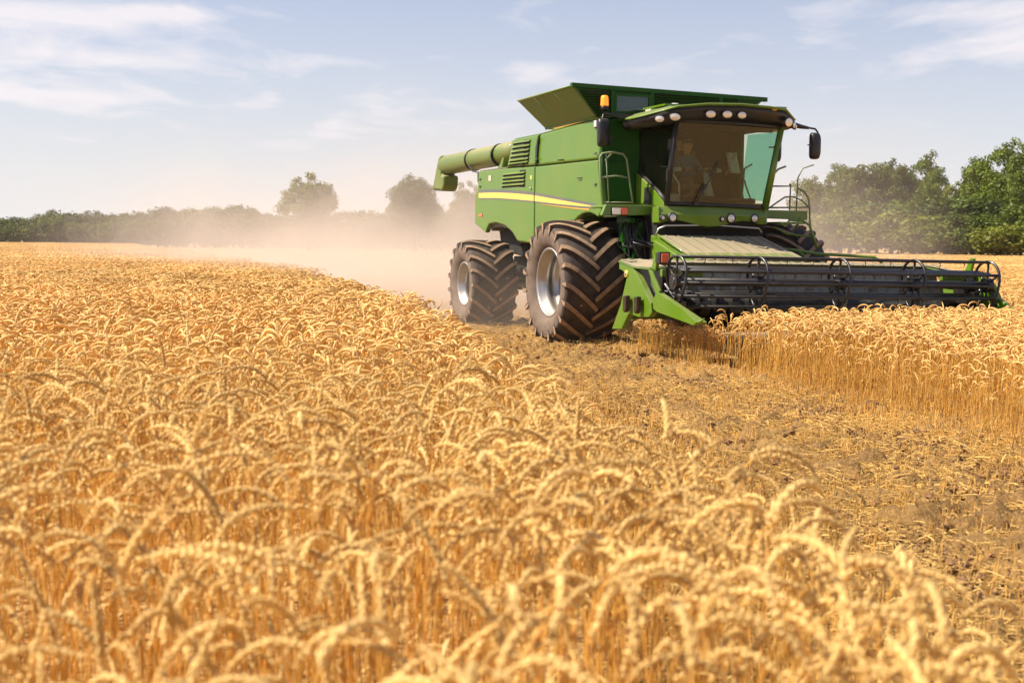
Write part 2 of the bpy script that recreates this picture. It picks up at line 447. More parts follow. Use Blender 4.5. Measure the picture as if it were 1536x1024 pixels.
def ear_hi(mb, P, r, mi):
    """plump spikelets set two by two along the rachis, with short pointed tips"""
    n = 17
    L = len(P) - 1
    for k in range(n):
        q = k / (n - 1); f = q * (L - .01); i = int(f); c = P[i].lerp(P[i + 1], f - i)
        t_, s_, w_ = frame(P, i)
        size = (.55 + .45 * math.sin(math.pi * min(1, .18 + q * .80))) * r.uniform(.9, 1.1)
        for sd in (0, 1, 2):
            ang = (k % 2) * math.pi / 3 + sd * 2 * math.pi / 3 + r.uniform(-.25, .25)
            out = s_ * math.cos(ang) + w_ * math.sin(ang)
            ax = (t_ * .93 + out * .31).normalized()
            l = .0165 * size; wd = .0050 * size
            o1 = out.cross(t_).normalized(); o2 = ax.cross(o1).normalized()
            base = c + out * .0012
            v = [base] + [base + ax * l * .42 + (o1 * math.cos(a) * wd + o2 * math.sin(a) * wd * .8) for a in (0, 1.571, 3.1416, 4.712)] + [base + ax * l * r.uniform(.95, 1.2)]
            mb.add(v, [(0, 2, 1), (0, 3, 2), (0, 4, 3), (0, 1, 4), (5, 1, 2), (5, 2, 3), (5, 3, 4), (5, 4, 1)], mi, True)
            if r.random() < .32:
                a0 = v[5]; d = (ax + Vector((r.uniform(-.2, .2), r.uniform(-.2, .2), r.uniform(-.2, .2)))).normalized() * r.uniform(.015, .05)
                mb.add([a0 + o1 * .0005, a0 - o1 * .0005, a0 + d], [(0, 1, 2)], mi)
def ear_lo(mb, P, r, mi, wide=1.0, n=5, step=1):
    Q = P[::step] if (len(P) - 1) % step == 0 else P[::step] + [P[-1]]
    k = len(Q)
    rs = [(.0062 * math.sin(math.pi * min(.97, .16 + .80 * i / (k - 1))) + .0012 + (.0016 if i % 2 else 0)) * wide for i in range(k)]
    rs[-1] = .001
    mb.tube(Q, rs, n, mi, cap=False, smooth=True)
def leaf_strip(mb, p0, d, L, W_, droop, r, mi, n=5):
    side = d.cross(Vector((0, 0, 1))).normalized()
    vs = []; p = Vector(p0); th = R(r.uniform(15, 45)); tw = r.uniform(-.8, .8)
    for i in range(n + 1):
        q = i / n; w = W_ * (math.sin(math.pi * min(1, .15 + .85 * (1 - q))) * .9 + .05) * .5
        ss = side * math.cos(tw * q) + Vector((0, 0, 1)) * math.sin(tw * q)
        vs += [p - ss * w, p + ss * w]
        th += droop / n; p = p + (d * math.sin(th) + Vector((0, 0, 1)) * math.cos(th)) * (L / n)
    mb.add(vs, [(2 * i, 2 * i + 1, 2 * i + 3, 2 * i + 2) for i in range(n)], mi, True)
def kind_of(r): 
    q = r.random()
    return 'arch' if q < .58 else ('nod' if q < .86 else 'up')
MATS_W = [M['stem'], M['ear'], M['leaf']]
MATS_F = [M['stem'], M['ear_far'], M['leaf']]
def stalk_proto(name, seed, H, lod):
    r = random.Random(seed); mb = MB()
    p, e = path_stalk(r, H, kind_of(r))
    if lod == 0:
        mb.tube(p, [.0021] * 6 + [.0015] * (len(p) - 6), 5, 0, cap=False)
        ear_hi(mb, e, r, 1)
        mb.tube(e, [.0028] * (len(e) - 1) + [.0008], 4, 1, cap=False)
    else:
        mb.tube(p[::2] if len(p) % 2 else p[::2] + [p[-1]], .0029, 3, 0, cap=False)
        ear_lo(mb, e, r, 1, 1.15, 5)
    for _ in range(r.choice((1, 1, 2)) if lod == 0 else r.choice((0, 1, 1))):
        z = r.uniform(.25, .72) * H; a = r.uniform(0, 6.28)
        leaf_strip(mb, (0, 0, z), Vector((math.cos(a), math.sin(a), 0)), r.uniform(.10, .22), r.uniform(.005, .009), R(r.uniform(60, 170)), r, 2, 5 if lod == 0 else 3)
    return mb.build(name, MATS_W if lod == 0 else MATS_F, link=False)
def place(vs, x, y, a, s):
    ca, sa = math.cos(a) * s, math.sin(a) * s
    return [Vector((v[0] * ca - v[1] * sa + x, v[0] * sa + v[1] * ca + y, v[2] * s)) for v in vs]
def patch_proto(name, seed, size, count, H, wide, coarse):
    r = random.Random(seed); mb = MB()
    lib = []
    for i in range(14):
        m1 = MB(); p, e = path_stalk(r, H, kind_of(r))
        if coarse:
            m1.tube([p[0], p[5], p[-1]], .0030 * wide, 3, 0, cap=False); ear_lo(m1, e, r, 1, wide, 3, 4)
        else:
            m1.tube([p[0], p[4], p[7], p[-1]], .0024 * wide, 3, 0, cap=False); ear_lo(m1, e, r, 1, wide, 4, 2)
            if r.random() < .6:
                a = r.uniform(0, 6.28); leaf_strip(m1, (0, 0, r.uniform(.3, .7) * H), Vector((math.cos(a), math.sin(a), 0)), r.uniform(.12, .2), .009, R(110), r, 2, 3)
        lib.append(m1)
    for i in range(count):
        m1 = r.choice(lib)
        x, y = r.uniform(-size / 2, size / 2), r.uniform(-size / 2, size / 2)
        vs = place([Vector(q) for q in m1.v], x, y, r.uniform(0, 6.28), r.uniform(.88, 1.12))
        o = len(mb.v); mb.v += [tuple(v) for v in vs]
        mb.f += [tuple(k + o for k in f) for f in m1.f]; mb.m += m1.m; mb.s += m1.s
    return mb.build(name, MATS_F, link=False)

# ------------------------------------------------------------------ scatter with geometry nodes (only for what nobody could count)
def scatter(name, pts, protos, mats, label, cat):
    me = bpy.data.meshes.new(name)
    me.from_pydata([p[:3] for p in pts], [], [])
    for m in mats: me.materials.append(m)
    a = me.attributes.new('rot', 'FLOAT_VECTOR', 'POINT'); a.data.foreach_set('vector', [q for p in pts for q in (p[4], p[5], p[3])])
    a = me.attributes.new('scl', 'FLOAT', 'POINT'); a.data.foreach_set('value', [p[6] for p in pts])
    a = me.attributes.new('idx', 'INT', 'POINT'); a.data.foreach_set('value', [p[7] for p in pts])
    o = bpy.data.objects.new(name, me); COL.objects.link(o)
    g = bpy.data.node_groups.new(name + '_scatter', 'GeometryNodeTree')
    g.interface.new_socket('Geometry', in_out='INPUT', socket_type='NodeSocketGeometry'); g.interface.new_socket('Geometry', in_out='OUTPUT', socket_type='NodeSocketGeometry')
    gi, go = g.nodes.new('NodeGroupInput'), g.nodes.new('NodeGroupOutput')
    iop = g.nodes.new('GeometryNodeInstanceOnPoints'); jn = g.nodes.new('GeometryNodeJoinGeometry')
    for pr in reversed(protos):
        oi = g.nodes.new('GeometryNodeObjectInfo'); oi.inputs['Object'].default_value = pr
        gt = g.nodes.new('GeometryNodeGeometryToInstance')
        g.links.new(oi.outputs['Geometry'], gt.inputs[0]); g.links.new(gt.outputs[0], jn.inputs[0])
    def at(nm, ty):
        n = g.nodes.new('GeometryNodeInputNamedAttribute'); n.data_type = ty; n.inputs['Name'].default_value = nm; return n.outputs['Attribute']
    er = g.nodes.new('FunctionNodeEulerToRotation')
    g.links.new(at('rot', 'FLOAT_VECTOR'), er.inputs[0])
    g.links.new(gi.outputs[0], iop.inputs['Points']); g.links.new(jn.outputs[0], iop.inputs['Instance'])
    iop.inputs['Pick Instance'].default_value = True
    g.links.new(at('idx', 'INT'), iop.inputs['Instance Index']); g.links.new(er.outputs[0], iop.inputs['Rotation']); g.links.new(at('scl', 'FLOAT'), iop.inputs['Scale'])
    g.links.new(iop.outputs[0], go.inputs[0])
    md = o.modifiers.new('scatter', 'NODES'); md.node_group = g
    tag(o, label, cat, kind='stuff')
    return o

HW = 0.86
P_hi = [stalk_proto('wheat_plant', 100 + i, HW, 0) for i in range(26)]
P_lo = [stalk_proto('wheat_plant_far', 200 + i, HW, 1) for i in range(26)]
P_mid = [patch_proto('wheat_clump', 300 + i, 1.0, 150, HW, 1.25, False) for i in range(5)]
P_far = [patch_proto('wheat_tract', 400 + i, 4.0, 900, HW, 2.2, True) for i in range(4)]

def wind(x, y): return .30 + 1.0 * noise.noise(Vector((x * .22, y * .22, 0)))
near, mid, far = [], [], []
def stalk(x, y, s, n_var, spread=2.2, tilt=.07):
    a = wind(x, y) + rng.gauss(0, spread)
    return (x, y, 0, a, rng.gauss(0, tilt), rng.gauss(0, tilt), s, rng.randrange(n_var))
# standing crop on the left, thinning out along the cut
y = 1.0
indiv = []
def fill(y0, y1, dens, out, nv):
    cell = 1 / math.sqrt(dens)
    yy = y0
    while yy < y1:
        xa = -.42 * yy - 1.6; xx = xa
        e = interp(yy, EDGE_L)
        while xx < e + 1.2:
            px, py = xx + rng.uniform(-.5, .5) * cell, yy + rng.uniform(-.5, .5) * cell
            el_ = edge_l(py)
            d = el_ - px
            if d > 0:
                s = rng.gauss(1.0, .075) * (1 + .08 * wob(px, py)) * (min(1, .62 + d * .55)) * (1 + .17 * max(0, min(1, (8.5 - py) / 5.5)))
                if rng.random() < min(1, .45 + d * .8): out.append(stalk(px, py, max(.45, s), nv))
            elif d > -1.1 and rng.random() < .62 * (1 + d / 1.1):
                out.append(stalk(px, py, rng.uniform(.14, .5), nv, 3, .2))
            xx += cell
        yy += cell
fill(1.15, 11, 118, near, len(P_hi))
nearlo = [p for p in near if p[1] > 6.5 and rng.random() < (p[1] - 6.5) / 4.5]
_lo = set(nearlo); near = [p for p in near if p not in _lo]
fill(11, 17, 140, nearlo, len(P_lo))
yy = 17.0
while yy < 46:
    xx = -.42 * yy - 3
    while xx < edge_l(yy) + .2:
        if xx < edge_l(yy) - .35:
            mid.append((xx + rng.uniform(-.2, .2), yy + rng.uniform(-.2, .2), 0, rng.uniform(0, 6.28), 0, 0, rng.uniform(.95, 1.06), rng.randrange(len(P_mid))))
        else:
            for _ in range(60):
                px, py = xx + rng.uniform(-.5, .5), yy + rng.uniform(-.5, .5)
                d = edge_l(py) - px
                if d > 0: nearlo.append(stalk(px, py, rng.gauss(1, .08) * min(1, .65 + d * .5), len(P_lo)))
        xx += .85
    yy += .85
yy = 47.0
while yy < 335:
    xx = -.42 * yy - 8
    while xx < edge_l(yy) - 1.6:
        far.append((xx + rng.uniform(-.8, .8), yy + rng.uniform(-.8, .8), 0, rng.choice((0, 1.571, 3.1416, 4.712)) + rng.uniform(-.3, .3), 0, 0, rng.uniform(.95, 1.06), rng.randrange(len(P_far))))
        xx += 3.6
    yy += 3.6

# nearest stalks are single plants: the ones that show largest in the photograph
def seen(p, top=HW):
    d = Vector((p[0], p[1], top * p[6])) - Vector((0, 0, CAM_H))
    z = d.dot(_f)
    if z < .3: return None
    u, v = d.dot(_rt) / z * 2000, d.dot(_up) / z * 2000
    return z if abs(u) < 775 and -505 < v else None
cand = []
for i, p in enumerate(near):
    z = seen(p)
    if z is not None and p[6] > .7: cand.append((z, i))
cand.sort()
chosen = {i for _, i in cand[:300]}
singles = [near[i] for i in sorted(chosen)]
near = [p for i, p in enumerate(near) if i not in chosen]

# crop still standing right of the cut and in front of the header
right, rmid, rfar = [], [], []
cell = 1 / math.sqrt(165)
yy = 6.0
while yy < 24:
    xx = interp(yy, EDGE_R) - .3
    while xx < .42 * yy + 2.0:
        px, py = xx + rng.uniform(-.5, .5) * cell, yy + rng.uniform(-.5, .5) * cell
        mx, my = to_machine(px, py)
        d = px - edge_r(py)
        ok = d > 0 and (mx > 4.95 or (mx > 2.2 and my < -1.65)) and my < 3.2 + max(0, mx - 5) * 3
        if ok:
            s = rng.gauss(interp(py, [(9, .78), (11, .82), (15, .93), (30, .93)]), .05)
            if d < .32: s *= rng.uniform(.62, 1.0)
            if mx < 5.0: s = min(s, rng.gauss(.62, .04))
            elif mx < 5.5: s = min(s, rng.gauss(.84, .05))
            if mx < 4.95 and my < -1.6:
                for _ in range(3): right.append(stalk(px + rng.gauss(0, .06), py + rng.gauss(0, .06), rng.uniform(.42, .66), len(P_lo), 2.2, .10))
            right.append(stalk(px, py, s, len(P_lo), 2.2, .075))
        xx += cell
    yy += cell
yy = 8.0
while yy < 60:
    xx = 3.0
    while xx < .42 * yy + 4:
        mx, my = to_machine(xx, yy)
        if my > 3.9 and (mx < 5.0 or my > 3.9 + (mx - 5) * 3):
            rmid.append((xx + rng.uniform(-.2, .2), yy + rng.uniform(-.2, .2), 0, rng.uniform(0, 6.28), 0, 0, rng.uniform(.84, .96), rng.randrange(len(P_mid))))
        xx += .88
    yy += .88
yy = 60.0
while yy < 176:
    xx = 8.0
    while xx < .42 * yy + 8:
        mx, my = to_machine(xx, yy)
        if my > 5: rfar.append((xx + rng.uniform(-.8, .8), yy + rng.uniform(-.8, .8), 0, rng.uniform(0, 6.28), 0, 0, rng.uniform(.84, .96), rng.randrange(len(P_far))))
        xx += 3.6
    yy += 3.6

scatter('wheat_crop', near, P_hi, MATS_W, 'golden ripe wheat filling the foreground left of the cut strip', 'wheat')
scatter('wheat_crop', nearlo, P_lo, MATS_F, 'golden wheat standing left of the cut strip behind the foreground ears', 'wheat')
scatter('wheat_crop', mid, P_mid, MATS_F, 'golden wheat at middle distance on the left, before the dust', 'wheat')
scatter('wheat_crop', far, P_far, MATS_F, 'far golden wheat on the left stretching to the distant trees', 'wheat')
scatter('wheat_crop', right, P_lo, MATS_F, 'block of uncut wheat in front of the harvester header', 'wheat')
scatter('wheat_crop', rmid, P_mid, MATS_F, 'uncut wheat beyond the far end of the header', 'wheat')
scatter('wheat_crop', rfar, P_far, MATS_F, 'far uncut wheat below the tall trees on the right', 'wheat')

# single stalks: stem with an ear and dry leaves
def single_proto(seed):
    r = random.Random(seed)
    p, e = path_stalk(r, HW, kind_of(r))
    m1 = MB(); m1.tube(p, [.0021] * 6 + [.0015] * (len(p) - 6), 6, 0, cap=False)
    st = m1.build('wheat_stalk', [M['stem']], link=False)
    m2 = MB(); ear_hi(m2, e, r, 0); m2.tube(e, [.0028] * (len(e) - 1) + [.0008], 4, 0, cap=False)
    er_ = m2.build('ear', [M['ear']], link=False)
    m3 = MB()
    z = r.uniform(.3, .7) * HW; a = r.uniform(0, 6.28)
    leaf_strip(m3, (0, 0, z), Vector((math.cos(a), math.sin(a), 0)), r.uniform(.10, .2), r.uniform(.005, .009), R(r.uniform(60, 170)), r, 0, 6)
    lf = m3.build('leaf', [M['leaf']], link=False)
    return st, er_, lf
SP = [single_proto(100 + i) for i in range(26)]
for p in singles:
    st, er_, lf = SP[p[7]]
    a = st.copy(); COL.objects.link(a)
    a.location = p[:3]; a.rotation_euler = (p[4], p[5], p[3]); a.scale = (p[6],) * 3
    tag(a, 'ripe golden wheat stalk with bent ear, nearest the camera in the blurred foreground', 'wheat stalk', 'wheat stalks in the blurred foreground')
    for q in (er_, lf):
        c = q.copy(); COL.objects.link(c); c.parent = a

# ------------------------------------------------------------------ stubble and chopped straw on the cut strip
def stub_proto(seed):
    r = random.Random(seed); mb = MB()
    for i in range(26):
        x, y = r.uniform(-.25, .25), r.uniform(-.25, .25); h = r.uniform(.04, .15); a, l = r.uniform(0, 6.28), r.uniform(0, .05)
        mb.tube([(x, y, 0), (x + math.cos(a) * l, y + math.sin(a) * l, h)], r.uniform(.0018, .003), 3, 0, cap=False)
    return mb.build('stubble_tuft', [M['stub']], link=False)
def litter_proto(seed):
    r = random.Random(seed); mb = MB()
    for i in range(90):
        x, y = r.gauss(0, .22), r.gauss(0, .22); z = r.uniform(.02, .085); a = r.uniform(0, 6.28); L = r.uniform(.02, .11) ; tl = r.gauss(0, .22); k = r.gauss(0, .25)
        w = r.uniform(.0014, .0042)
        pts = []; p = Vector((x, y, z))
        for j in range(4):
            pts.append(p.copy()); p = p + Vector((math.cos(a), math.sin(a), math.sin(tl))) * L / 3; a += k; tl -= .12
        mb.tube(pts, w, 3, 0, cap=False)
    return mb.build('straw_scrap', [M['litter']], link=False)
P_st = [stub_proto(500 + i) for i in range(6)]; P_li = [litter_proto(600 + i) for i in range(8)]
stub, lit = [], []
yy = 2.4
while yy < 62:
    e0, e1 = interp(yy, EDGE_L) - .1, (interp(yy, EDGE_R) + .3 if yy < 23 else interp(yy, EDGE_L) + min(14, 4.5 + (yy - 23) * .5))
    step = .23 if yy < 15 else .40
    xx = e0
    while xx < e1:
        u = (xx - e0) / (e1 - e0)
        ru = rut(u, yy)
        px, py = xx + rng.uniform(-.2, .2), yy + rng.uniform(-.2, .2)
        edge_near = math.exp(-((xx - e0) / .9) ** 2) + math.exp(-((e1 - xx) / .35) ** 2)
        patch = .5 + .9 * noise.noise(Vector((px * .9, py * .5, 7)))
        if rng.random() < (.60 + .6 * edge_near) * (1 - .55 * min(1, ru)): stub.append((px, py, .02, rng.uniform(0, 6.28), 0, 0, rng.uniform(.7, 1.2) * (1 + .7 * edge_near), rng.randrange(6)))
        if rng.random() < (.50 + .55 * patch) * (1 - .85 * min(1, ru)): lit.append((px, py, rng.uniform(0, .03), rng.uniform(0, 6.28), rng.gauss(0, .06), rng.gauss(0, .06), rng.uniform(.75, 1.25), rng.randrange(8)))
        xx += step
    yy += step
scatter('wheat_stubble', stub, P_st, [M['stub']], 'short pale stubble on the freshly cut strip', 'stubble')
scatter('chopped_straw', lit, P_li, [M['litter']], 'loose chopped straw lying on the cut strip', 'straw')

# clods of turned soil and flying chaff
def clod_proto(seed):
    r = random.Random(seed); mb = MB()
    for i in range(22):
        c = Vector((r.gauss(0, .16), r.gauss(0, .16), 0)); s = r.choice((.006, .008, .010, .013, .018)); off = Vector((r.uniform(0, 50), 0, 0))
        nu, nv = 8, 5; vs = []
        for j in range(nv + 1):
            for k in range(nu):
                th = math.pi * j / nv; ph = 2 * math.pi * k / nu
                d = Vector((math.sin(th) * math.cos(ph), math.sin(th) * math.sin(ph), math.cos(th)))
                rr = s * (1 + .9 * noise.noise(off + d * 2.1) + .35 * noise.noise(off + d * 4))
                vs.append(c + Vector((d.x * rr * 1.25, d.y * rr, d.z * rr * .8 + s * .45)))
        mb.add(vs, [(j * nu + k, (j + 1) * nu + k, (j + 1) * nu + (k + 1) % nu, j * nu + (k + 1) % nu) for j in range(nv) for k in range(nu)], 0, False)
    return mb.build('soil_clod', [M['clod']], link=False)
P_cl = [clod_proto(800 + i) for i in range(6)]
clods = []
yy = 2.6
while yy < 24:
    e0, e1 = interp(yy, EDGE_L) + .2, interp(yy, EDGE_R) + .1
    xx = e0
    while xx < e1:
        u = (xx - e0) / (e1 - e0)
        pr = -.30 + .95 * min(1, rut(u, yy)) + .7 * noise.noise(Vector((xx * .8, yy * .5, 31)))
        if rng.random() < pr: clods.append((xx + rng.uniform(-.12, .12), yy + rng.uniform(-.12, .12), .035, rng.uniform(0, 6.28), rng.uniform(-.2, .2), rng.uniform(-.2, .2), rng.uniform(.7, 1.5), rng.randrange(6)))
        xx += .21
    yy += .21
scatter('soil_clods', clods, P_cl, [M['clod']], 'brown crumbling clods of soil along the wheel ruts of the cut strip', 'soil')
chaff = []
for k in range(420):
    mx, my = rng.uniform(-9, 1.5), rng.gauss(-1.0, 2.0)
    p = M_O + HXv * mx + HYv * my
    chaff.append((p.x, p.y, abs(rng.gauss(0, .7)) + .05, rng.uniform(0, 6.28), rng.uniform(-1.5, 1.5), rng.uniform(-1.5, 1.5), rng.uniform(.5, 1.2), 0))
m1 = MB(); m1.tube([(0, 0, 0), (.02, .004, .002), (.045, 0, .004)], .0028, 3, 0, cap=False)
scatter('flying_chaff', chaff, [m1.build('chaff_flake', [M['litter']], link=False)], [M['litter']], 'specks of chaff flying round the wheels in the dust', 'chaff')

# ------------------------------------------------------------------ trees
def crown_mesh(seed, H, Wd, base, n_blob, n_leaf, leaf, lumpy=1.0, shape='round'):
    """leaves in clumps carried round the limbs; returns crown MB, trunk MB"""
    r = random.Random(seed)
    blobs = []
    zc, hz_ = (H + base) / 2, (H - base) / 2
    ph = [r.uniform(0, 6.28) for _ in range(3)]
    for i in range(n_blob):
        d = Vector((r.gauss(0, 1), r.gauss(0, 1), r.gauss(0, 1))).normalized()
        q = (d.z + 1) / 2
        prof = {'round': 1.0, 'tall': 1.12 - .38 * q, 'bush': 1.0}[shape]
        a = math.atan2(d.y, d.x)
        lump = 1 + (.6 if shape == 'round' else 1) * (.16 * math.sin(2 * a + ph[0]) * (1 - abs(d.z)) + .14 * math.sin(3 * a + ph[1] + 4 * d.z) + .12 * math.sin(5 * d.z + ph[2]))
        k = r.random() ** .40 * min(1.08, lump)
        br = Wd * r.choice((.075, .09, .11, .135, .16)) * lumpy
        p = Vector((d.x * Wd / 2 * prof * k, d.y * Wd / 2 * prof * k, d.z * (hz_ if shape != 'bush' or d.z > 0 else hz_ * .8) * k))
        p *= 1 - .5 * br / (Wd / 2)
        p.z = max(zc + p.z, br * .7); p.z = min(p.z, H - br * .75)
        blobs.append((p, br))
    mb = MB()
    tot = sum(b_[1] ** 2 for b_ in blobs)
    for c, br in blobs:
        n = int(n_leaf * br * br / tot)
        for _ in range(n):
            d = Vector((r.gauss(0, 1), r.gauss(0, 1), r.gauss(0, 1) + .25)).normalized()
            rr = br * (r.random() ** .45) * (1 + .28 * noise.noise(c + d * 2.3))
            p = c + Vector((d.x, d.y, d.z * .85)) * rr
            nrm = (d + Vector((r.gauss(0, .6), r.gauss(0, .6), r.gauss(0, .6) + .35))).normalized()
            u = nrm.orthogonal().normalized(); v = nrm.cross(u)
            A = r.uniform(0, 6.28); u, v = u * math.cos(A) + v * math.sin(A), v * math.cos(A) - u * math.sin(A)
            s = leaf * r.uniform(.6, 1.25)
            mb.add([p - u * s, p + v * s * .55 + nrm * s * .12, p + u * s, p - v * s * .55 + nrm * s * .12], [(0, 1, 2, 3)], 0)
    tb = MB()
    tr = max(.12, H * .022)
    lean = Vector((r.uniform(-.3, .3), r.uniform(-.3, .3), 0))
    top = Vector((0, 0, H * .72)) + lean
    tb.tube([(0, 0, -.2), lean * .15 + Vector((0, 0, H * .12)), lean * .5 + Vector((0, 0, H * .4)), top], [tr * 1.5, tr, tr * .7, tr * .2], 8, 0)
    for c, br in r.sample(blobs, min(len(blobs), 14)):
        z0 = max(base * .7, min(c.z * .65, H * .6)); st = Vector((0, 0, z0)) + lean * (z0 / H)
        mid_ = st.lerp(c, .5) + Vector((0, 0, H * .03))
        tb.tube([st, mid_, c], [tr * .45, tr * .28, tr * .08], 5, 0)
    return mb, tb
def tree_proto(seed, H, Wd, base, nb, nl, leaf, mat, shape='round', lumpy=1.0):
    c, t_ = crown_mesh(seed, H, Wd, base, nb, nl, leaf, lumpy, shape)
    return c.build('crown', [mat], link=False), t_.build('trunk', [M['bark']], link=False), H
def put_tree(proto, name, x, y, H, label, cat='tree', group=None, wx=1.0):
    c, t_, h = proto
    e = empty(name, (x, y, 0), rng.uniform(0, 6.28))
    s = H / h; e.scale = (s * wx, s * wx, s)
    for q in (c, t_):
        o = q.copy(); COL.objects.link(o); o.parent = e
    tag(e, label, cat, group)
    return e
def horizon_y(px): return 359 + 14 * px / 1536
def spot(px, ytop, d):
    return ((px - 768) / 2000 * d, d, CAM_H + (horizon_y(px) - ytop) / 2000 * d)
# the wood on the right, each tree by itself
TB = [tree_proto(31, 16, 11, 1.2, 130, 18000, .21, M['leafA'], 'tall', .9), tree_proto(32, 16, 10, .8, 100, 16000, .21, M['leafA'], 'round', 1.0),
      tree_proto(33, 13, 10, .6, 100, 15000, .2, M['leafC'], 'round', .95), tree_proto(34, 16, 9, .9, 105, 16000, .21, M['leafC'], 'tall', 1.0)]
BU = [tree_proto(41, 4.5, 7, .2, 60, 9000, .18, M['leafC'], 'bush', 1.1), tree_proto(42, 5.5, 7.5, .2, 64, 9500, .18, M['leafA'], 'bush', 1.1), tree_proto(43, 7, 7, .3, 64, 9500, .19, M['leafB'], 'bush', 1.1)]
for px, yt, d, k, w, lab in (
        (1216, 259, 205, 2, .85, 'small dusty olive tree at the left end of the right wood, beside the cab mirror'),
        (1258, 246, 200, 1, .95, 'rounded green tree second from the left in the right wood, foot in dust'),
        (1300, 236, 190, 2, 1.0, 'olive green tree in the right wood, left of the twin tall crowns'),
        (1334, 226, 200, 3, .85, 'left one of the twin tall crowns in the middle of the right wood'),
        (1378, 226, 200, 0, .85, 'right one of the twin tall crowns in the middle of the right wood'),
        (1398, 252, 190, 1, .75, 'dark green tree leaning out above the dip in the right wood'),
        (1440, 250, 185, 3, .9, 'mid green tree just right of the dip in the skyline of the right wood'),
        (1462, 236, 178, 1, .9, 'leafy green tree left of the tallest tree in the right wood'),
        (1494, 208, 172, 0, 1.05, 'tallest green tree in the right wood with open crown and visible trunk'),
        (1540, 214, 165, 1, 1.0, 'tall dark green tree cut by the right edge of the photo'),
        (1590, 222, 168, 3, 1.0, 'tall tree just beyond the right edge of the photo')):
    x, y, h = spot(px, yt, d)
    put_tree(TB[k], 'broadleaf_tree', x, y, h, lab, 'tree', 'trees of the right wood', w)
for px, yt, d, k, lab in (
        (1230, 318, 178, 2, 'dust veiled bush at the left end of the right wood'),
        (1270, 308, 172, 0, 'dusty bush under the rounded tree of the right wood'),
        (1312, 300, 170, 1, 'tall olive bush in the dust below the twin crowns'),
        (1352, 312, 165, 0, 'pale bush at the edge of the dust in the right wood'),
        (1388, 296, 168, 2, 'dark tall bush under the leaning tree of the right wood'),
        (1412, 330, 158, 0, 'low light green bush at the field edge right of the dust'),
        (1428, 292, 165, 1, 'leafy tall bush below the dip in the right wood'),
        (1458, 322, 155, 1, 'green bush at the field edge under the leafy tree'),
        (1492, 300, 158, 2, 'dark bush hiding the foot of the tallest tree'),
        (1520, 330, 150, 0, 'light green bush at the field edge near the right photo edge'),
        (1556, 306, 152, 1, 'large green bush reaching past the right photo edge')):
    x, y, h = spot(px, yt, d)
    put_tree(BU[k], 'bush', x, y, h, lab, 'bush', 'bushes along the right wood', 1.4)
# two big trees standing alone in the dust
TS = [tree_proto(51, 15, 11.5, .9, 170, 19000, .25, M['leafC'], 'round', .85), tree_proto(52, 15, 11, .9, 165, 18000, .25, M['leafC'], 'round', 1.0)]
for px, yt, d, k, w, lab in ((462, 259, 255, 0, 1.0, 'big round tree standing high above the far treeline in dust'),
                          (622, 262, 250, 1, 1.05, 'big pale tree half lost in dust left of the unloading spout'),
                          (702, 272, 262, 0, .8, 'dust veiled tree just behind the rear of the harvester')):
    x, y, h = spot(px, yt, d); put_tree(TS[k], 'field_tree', x, y, h, lab, 'tree', None, w)
# far treeline: the small round crowns nothing tells apart
TF = [tree_proto(61 + i, 9, 9.5, .2, 80, 4200, .33, M['leafB' if i % 2 else 'leafA'], 'round', 1.15) for i in range(4)]
line_top = [(-60, 324), (0, 326), (60, 322), (120, 320), (160, 318), (210, 321), (270, 312), (330, 313), (380, 310), (420, 322), (520, 316), (600, 318), (690, 318), (760, 320)]
px = -70
i = 0
while px < 770:
    yt = interp(px, line_top) + rng.uniform(-5, 3) + 2 * math.sin(px * .05); d = rng.uniform(335, 350)
    x, y, h = spot(px, yt, d)
    put_tree(TF[i % 4], 'treeline_tree', x, y, h, 'round dark green tree, one of many in the hazy far treeline on the left', 'tree', 'trees of the far treeline', 1.05)
    if i % 2 == 0:
        x, y, h = spot(px + rng.uniform(8, 18), yt + rng.uniform(6, 15), 331)
        put_tree(TF[(i + 2) % 4], 'treeline_tree', x, y, h, 'round dark green tree, one of many in the hazy far treeline on the left', 'tree', 'trees of the far treeline', 1.2)
    px += rng.uniform(12, 17); i += 1
# ================================================================== the combine harvester (x forward, y to its left, z up)
CH = empty('combine_harvester', M_O, M_YAW - math.pi / 2)
tag(CH, 'green combine harvester with yellow stripe, dual-chevron tyres and wide reel header', 'combine harvester')
def part(name, mb, mats, parent=CH, bevel=0, seg=2): return mb.build(name, mats, parent, bevel, None, True, seg)
RY, LY = -1.65, 0.98          # outer planes of the right and left body panels

# ---- hull and inner chassis
b = MB()
b.prism([(-5.6, 2.2), (-5.75, 2.6), (-5.55, 3.05), (-3.9, 3.06), (-3.6, 3.58), (.36, 3.66), (.36, 2.15), (-.4, 2.10), (-1.5, 1.9), (-2.4, 1.75), (-3.4, 1.8), (-4.2, 2.1), (-5.1, 2.1)], RY + .10, LY - .10)
part('body', b, M['green_d'], bevel=.03)
b = MB()
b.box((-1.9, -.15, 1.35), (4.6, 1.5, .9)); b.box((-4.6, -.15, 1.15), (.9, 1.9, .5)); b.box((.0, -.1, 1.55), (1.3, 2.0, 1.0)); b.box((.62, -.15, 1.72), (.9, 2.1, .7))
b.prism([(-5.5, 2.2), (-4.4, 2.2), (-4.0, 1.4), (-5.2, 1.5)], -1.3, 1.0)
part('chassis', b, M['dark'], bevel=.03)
b = MB()
b.tube([(0, -2.0, 1.0), (0, 2.0, 1.0)], .19, 14); b.box((0, -1.0, 1.02), (.6, .5, .62)); b.box((0, 1.0, 1.02), (.6, .5, .62)); 
part('front_axle', b, M['green_d'], bevel=.03)
b = MB(); b.tube([(-4.6, -1.9, .86), (-4.6, 1.9, .86)], .13, 12); b.box((-4.6, 0, .95), (.4, 1.6, .3))
part('rear_axle', b, M['green_d'], bevel=.02)

